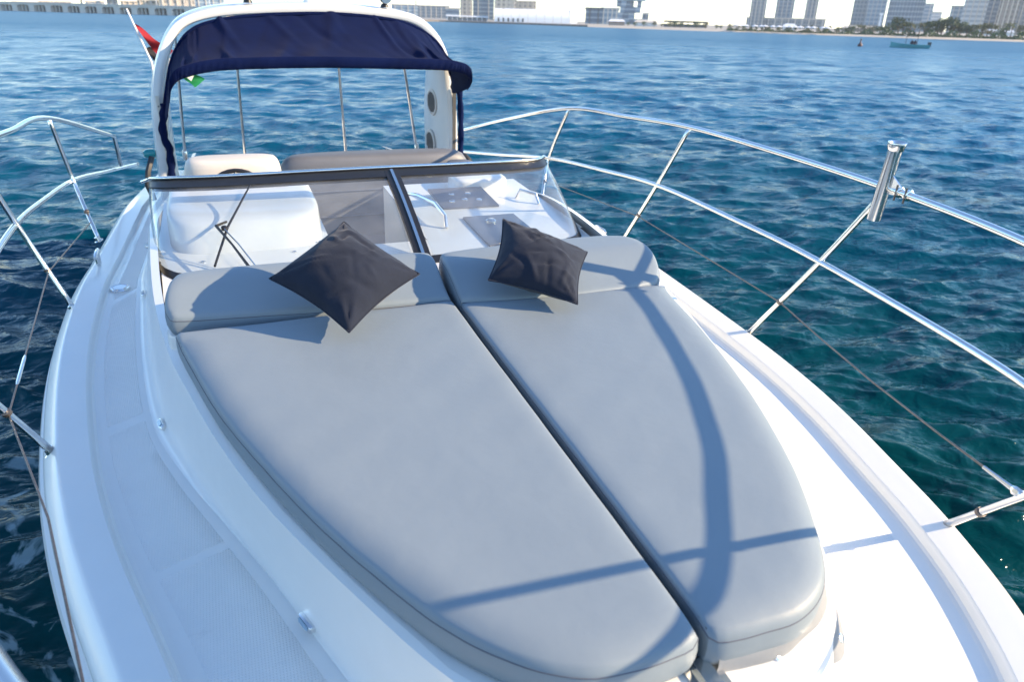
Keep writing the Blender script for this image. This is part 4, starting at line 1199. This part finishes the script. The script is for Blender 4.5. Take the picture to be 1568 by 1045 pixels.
for k, (bx, by, rz, w_, nm, lb, mm) in enumerate(((215,392,-29,9,'kiosk','terracotta low kiosk on the quay right of the barrel hall','brown'),(222,372,-31,12,'kiosk','white low pavilion between kiosk and grandstand','white'),(268,312,-40,6,'kiosk','low pale beach pavilion right of the grandstand','white'),(330,330,-45,16,'kiosk','red-brown low building at the foot of the two-tone tower','brown'),(400,300,-52,14,'kiosk','white pitched-roof pavilion among the trees','white'))):
    t = thing(nm, bx, by, rz, lb, 'pavilion')
    mb = MB(); mb.box((-w_/2,0,0),(w_/2,5,2.0)); part(mb, 'wall', FB[mm], t)
    mb = MB(); mb.loft([[(-w_/2-.5,-.6,2.0),(w_/2+.5,-.6,2.0),(w_/2+.5,5.6,2.0),(-w_/2-.5,5.6,2.0)],[(-w_/2+1,2.3,3.2),(w_/2-1,2.3,3.2),(w_/2-1,2.7,3.2),(-w_/2+1,2.7,3.2)]], True, True, True); part(mb, 'roof', concrete if k % 2 else white_sheet, t)

# concrete pier on the left
A_ = np.array([-190.0, 512.0]); B_ = np.array([12.0, 392.0])
dl = np.linalg.norm(B_-A_); pu = (B_-A_)/dl; rzp = math.degrees(math.atan2(pu[1], pu[0]))
t = thing('pier', A_[0], A_[1], rzp, 'long pale concrete pier on thick piers at the left edge', 'pier', z=0)
mb = MB(); mb.box((0,0,3.0),(dl,9,3.7)); part(mb, 'deck_slab', concrete, t)
mb = MB(); mb.box((0,-.25,3.7),(dl,-.02,4.25)); part(mb, 'parapet', concrete, t)
mb = MB(); mb.box((0,6.0,-.5),(dl,8.8,2.98)); part(mb, 'under_deck_shade', dark_steel, t)  # dark box standing in for the shade under the deck
k = 0
while k*9.2 < dl:
    x = k*9.2
    mb = MB(); mb.loft([[(x-1.6,-.8,-1),(x+1.6,-.8,-1),(x+1.6,6,-1),(x-1.6,6,-1)],[(x-1.2,-.5,2.2),(x+1.2,-.5,2.2),(x+1.2,6,2.2),(x-1.2,6,2.2)],[(x-2.1,-.5,2.98),(x+2.1,-.5,2.98),(x+2.1,6,2.98),(x-2.1,6,2.98)]], True, False, True)
    part(mb, 'support_pier', concrete, t)
    for q in (2.6, 4.6, 6.6):
        mb = MB(); mb.box((x+q-.35,1.2,-1),(x+q+.35,2.2,2.98)); part(mb, 'pile', concrete, t)
    if k % 3 == 0:
        mb = MB(); mb.tube([(x,4,3.7),(x,4,10.5),(x+.2,3.2,10.9)], .10, 6); part(mb, 'lamp_post', white_sheet, t)
    k += 1
# site cranes behind the pier
for cx_, cy_, h_, lb in ((-75,585,26,'thin tower crane behind the pier, left one'),(-38,600,30,'thin tower crane behind the pier beside the beige blocks'),(229,900,34,'thin tower crane on the skyline right of the arch')):
    t = thing('tower_crane', cx_, cy_, 0, lb, 'crane')
    mb = MB(); mb.box((-.5,-.5,0),(.5,.5,h_)); part(mb, 'mast', dark_steel, t)
    mb = MB(); mb.box((-7,-.4,h_),(20,.4,h_+1.0)); part(mb, 'jib', dark_steel, t)
    mb = MB(); mb.box((-7,-.8,h_-1.6),(-4.5,.8,h_)); part(mb, 'counterweight', concrete, t)

# ------------------------------------------------------------------ shore trees, palms, parasols
leafm = [mat('leaf_dark', (0.035,0.065,0.022), 0.8, var=0.35, vscale=0.9), mat('leaf_olive', (0.10,0.11,0.04), 0.8, var=0.35, vscale=0.9), mat('leaf_mid', (0.055,0.095,0.030), 0.8, var=0.35, vscale=0.9)]
bark = mat('bark', (0.12,0.09,0.06), 0.9, var=0.2, vscale=2)
def crown_mesh(seed, m_):
    r_ = random.Random(seed); mb = MB()
    blobs = [(r_.uniform(-1.5,1.5), r_.uniform(-1.5,1.5), r_.uniform(1.9,4.2), r_.uniform(.8,1.5)) for _ in range(8)]
    for (bx, by, bz, br) in blobs:
        for _ in range(60):
            u = r_.uniform(-1,1); a = r_.uniform(0, 2*math.pi); q = math.sqrt(1-u*u); rr = br*r_.uniform(.5,1.08)
            c = Vector((bx+rr*q*math.cos(a), by+rr*q*math.sin(a), bz+rr*u*.75))
            n = Vector((r_.uniform(-1,1), r_.uniform(-1,1), r_.uniform(-.2,1))).normalized(); e = n.orthogonal().normalized(); f_ = n.cross(e)
            s = r_.uniform(.16,.34)
            mb.add([c-e*s, c-f_*s*.6, c+e*s, c+f_*s*.6], [(0,1,2,3)])
    return mb.mesh('crown', m_, 0)
def trunk_mesh(seed):
    r_ = random.Random(seed); mb = MB()
    mb.tube([(0,0,-.2),(r_.uniform(-.1,.1),0,1.2),(r_.uniform(-.2,.2),r_.uniform(-.2,.2),2.6)], [.2,.15,.09], 7)
    for _ in range(4):
        a = r_.uniform(0, 6.28); mb.tube([(0,0,1.3),(math.cos(a)*.6,math.sin(a)*.6,2.2),(math.cos(a)*1.1,math.sin(a)*1.1,3.0)], [.09,.06,.03], 5)
    return mb.mesh('trunk', bark)
crowns = [crown_mesh(20+i, leafm[i % 3]) for i in range(6)]; trunks = [trunk_mesh(40+i) for i in range(3)]
def palm_mesh(seed):
    r_ = random.Random(seed); mb = MB()
    for k in range(18):
        a = k*2.4; el = r_.uniform(-.4,1.1); L_ = r_.uniform(1.6,2.3)
        d = Vector((math.cos(a)*math.cos(el), math.sin(a)*math.cos(el), math.sin(el)))
        sd_ = d.cross(Vector((0,0,1))).normalized()
        P = []
        for t in (0,.35,.7,1.0):
            c = Vector((0,0,4.6)) + d*L_*t - Vector((0,0,1.3*t*t)); w_ = .26*math.sin(math.pi*min(1,t*.85+.1))
            P.append([c-sd_*w_-Vector((0,0,.10)), c, c+sd_*w_-Vector((0,0,.10))])
        mb.loft(P, False)
    return mb.mesh('fronds', leafm[1], 0)
palmc = palm_mesh(3)
mbp = MB(); mbp.tube([(0,0,-.2),(.1,0,2),(.0,.05,4.6)], [.2,.15,.12], 7); palmt = mbp.mesh('trunk', bark)
def link(name, me, parent, s=None):
    o = bpy.data.objects.new(name, me); col.objects.link(o); o.parent = parent; return o
# shoreline stretch on the right as bearing/distance from the bow
SH = [(37.3,327),(40.5,317),(43.5,309),(46.5,303),(49.5,296),(52.0,294),(55,296),(58,304)]
sb = [p[0] for p in SH]; sdist = [p[1] for p in SH]
rt = random.Random(9)
for k in range(64):
    b_ = 36.5 + (58.5-36.5)*(k+rt.uniform(.1,.9))/64
    d_ = np.interp(b_, sb, sdist) + rt.uniform(11, 34)
    x, y = d_*math.sin(R(b_)), d_*math.cos(R(b_))
    if rt.random() < .2:
        t = thing('palm_tree', x, y, rt.uniform(0,360), 'date palm among the trees lining the far beach', 'tree', 'palms along the far beach', .6)
        pz = np.interp(b_, [37,44,47,58], [.5,.6,.95,1.0]); t.scale = (pz,pz,pz*rt.uniform(.75,1.05)); link('fronds', palmc, t); link('trunk', palmt, t)
    else:
        big = 47.2 < b_ < 50.5
        t = thing('shore_tree', x, y, rt.uniform(0,360), 'taller dark tree in the clump below the curved tower' if big else ('small bushy tree on the far beach below the slim podium towers' if b_ < 44.5 else 'bushy green tree in the row lining the far beach at right'), 'tree', 'tall trees below the curved tower' if big else ('small trees below the podium' if b_ < 44.5 else 'trees along the far beach'), .6)
        s = rt.uniform(.7,1.05)*(1.35 if big else 1.0)*np.interp(b_, [37,44,47,58], [.45,.55,1.0,1.1])
        t.scale = (s*1.15, s*1.15, s)
        link('crown', crowns[0 if big and rt.random() < .7 else rt.randrange(6)], t); link('trunk', trunks[rt.randrange(3)], t)
for k in range(14):
    b_ = 29.5 + 7.5*k/14 + rt.uniform(0,.4); d_ = 345 + (37-b_)*4 + rt.uniform(15,40)
    t = thing('shore_tree', d_*math.sin(R(b_)), d_*math.cos(R(b_)), rt.uniform(0,360), 'small dark tree beside the grandstand and pavilions', 'tree', 'trees near the grandstand', .7)
    s = rt.uniform(.35,.6); t.scale = (s*1.2,s*1.2,s); link('crown', crowns[rt.randrange(6)], t); link('trunk', trunks[rt.randrange(3)], t)
umb_c = MB(); umb_c.lathe((0,0,2.0), (0,0,1), [(0,1.5),(.06,1.45),(.55,.06)], 8); umb_c = umb_c.mesh('shade', white_sheet, 0)
umb_p = MB(); umb_p.tube([(0,0,0),(0,0,2.1)], .05, 5); umb_p = umb_p.mesh('pole', bark)
for k in range(16):
    b_ = 36.8 + 6.5*(k+rt.uniform(.1,.9))/16; d_ = np.interp(b_, sb, sdist) + rt.uniform(4,8)
    t = thing('beach_parasol', d_*math.sin(R(b_)), d_*math.cos(R(b_)), 0, 'small white parasol on the far sand below the trees', 'parasol', 'white parasols on the far beach', .4)
    link('shade', umb_c, t); link('pole', umb_p, t)
# low hedges as one green mass behind the beach
mb = MB(); rh_ = random.Random(2)
for k in range(5200):
    b_ = rh_.uniform(36.5, 59); d_ = np.interp(b_, sb, sdist) + rh_.uniform(8, 15)
    c = Vector((d_*math.sin(R(b_)), d_*math.cos(R(b_)), 0.6+rh_.random()**1.3*2.3*(.6+.4*math.sin(b_*5))*np.interp(b_, [37,44,48,59], [.35,.5,1.0,1.2])))
    n = Vector((rh_.uniform(-1,1), rh_.uniform(-1,1), rh_.uniform(-.2,1))).normalized(); e = n.orthogonal().normalized(); f_ = n.cross(e); s = rh_.uniform(.25,.5)
    mb.add([c-e*s, c-f_*s*.7, c+e*s, c+f_*s*.7], [(0,1,2,3)])
o = mb.build('shrubs', leafm[2], None, 0); tag(o, 'low green shrubs massed behind the far beach', 'shrubs', kind='stuff')

# ------------------------------------------------------------------ small teal boat and a buoy on the water
t = thing('small_boat', 103.4, 92.5, -48.2+4, 'small teal open boat with a dark sunshade far out at right', 'boat', z=0); t.scale = (.85,.85,.85)
teal = mat('teal_paint', (0.09,0.34,0.37), 0.4, var=0.1, vscale=1)
secs = []
for x, hw, zt in ((-3.3,.75,.62),(-2.5,.9,.60),(-1,1.0,.60),(.8,.95,.66),(2.2,.6,.80),(3.0,.22,.95),(3.35,.03,1.05)):
    secs.append([(-x,-hw,zt),(-x,-hw*.85,.15),(-x,-hw*.4,-.3),(-x,hw*.4,-.3),(-x,hw*.85,.15),(-x,hw,zt),(-x,hw*.9,zt),(-x,hw*.8,zt-.35),(-x,-hw*.8,zt-.35),(-x,-hw*.9,zt)])
mb = MB(); mb.loft(secs, True, True, True); part(mb, 'hull', teal, t, 30)
mb = MB(); mb.loft([[(-.9,-.8,1.95),(1.2,-.8,1.95),(1.2,.8,1.95),(-.9,.8,1.95)],[(-.9,-.8,2.02),(1.2,-.8,2.02),(1.2,.8,2.02),(-.9,.8,2.02)]], True, True, True); part(mb, 'sunshade', dark_steel, t)
for px_, py_ in ((-.8,-.7),(1.1,-.7),(1.1,.7),(-.8,.7)):
    mb = MB(); mb.tube([(px_,py_,.4),(px_,py_,1.96)], .03, 6); part(mb, 'shade_post', dark_steel, t)
mb = MB(); mb.box((2.9,-.2,.3),(3.5,.2,1.1)); part(mb, 'outboard_motor', dark_steel, t)
shirt = mat('dark_clothing', (0.03,0.03,0.05), 0.8, var=0.2, vscale=4)
for k, (px_, py_, lb) in enumerate(((.1,-.25,'person in dark clothes sitting amidships in the teal boat, left one'),(.75,.2,'person in dark clothes sitting nearer the motor of the teal boat'))):
    p = thing('person', 103.4+px_*.70, 92.5-px_*.70+py_*.6, -44, lb, 'person', z=.35)
    me = bpy.data.meshes.new('body')
    vs_ = [(0,0,.12),(0,0,.38),(0,0,.58),(0,0,.70),(0,0,.88),(.2,0,.55),(.26,-.12,.32),(.18,-.32,.26),(-.2,0,.55),(-.26,-.12,.32),(-.18,-.32,.26),(.1,-.38,.12),(.1,-.42,-.25),(-.1,-.38,.12),(-.1,-.42,-.25)]
    ed = [(0,1),(1,2),(2,3),(3,4),(2,5),(5,6),(6,7),(2,8),(8,9),(9,10),(0,11),(11,12),(0,13),(13,14)]
    me.from_pydata(vs_, ed, []); me.materials.append(shirt)
    ob = bpy.data.objects.new('body', me); col.objects.link(ob); ob.parent = p
    sk = ob.modifiers.new('skin', 'SKIN'); ob.modifiers.new('sub', 'SUBSURF').levels = 1
    rads = [.15,.15,.14,.06,.10,.07,.05,.045,.07,.05,.045,.085,.06,.085,.06]
    for i_, r_ in enumerate(rads): me.skin_vertices[0].data[i_].radius = (r_, r_)
    me.skin_vertices[0].data[0].use_root = True
t = thing('buoy', 95.7, 95.1, 0, 'small dark buoy floating left of the teal boat', 'buoy', z=0)
mb = MB(); mb.lathe((0,0,0), (0,0,1), [(-.3,.2),(0,.38),(.35,.34),(.55,.12),(.95,.08)], 12); part(mb, 'float', mat('buoy_red', (.07,.02,.02), .5), t, 50)
mb = MB(); mb.lathe((0,0,.95), (0,0,1), [(0,.12),(.2,.12),(.24,.05)], 10); part(mb, 'top_mark', dark_steel, t, 50)

# ------------------------------------------------------------------ haze over the water
hz = bpy.data.materials.new('haze_air'); hz.use_nodes = True
hn = hz.node_tree.nodes; hn.remove(hn['Principled BSDF'])
pv = hn.new('ShaderNodeVolumePrincipled'); pv.inputs['Color'].default_value = (0.78, 0.89, 1.0, 1); pv.inputs['Density'].default_value = 0.00022; pv.inputs['Anisotropy'].default_value = 0.1
hz.node_tree.links.new(pv.outputs[0], hn['Material Output'].inputs['Volume'])
mb = MB(); mb.box((-1710,-1710,-1.6),(1710,1710,76))
o = mb.build('haze', hz, None, 0); tag(o, 'thin pale haze over the water and the far shore', 'haze', kind='stuff')
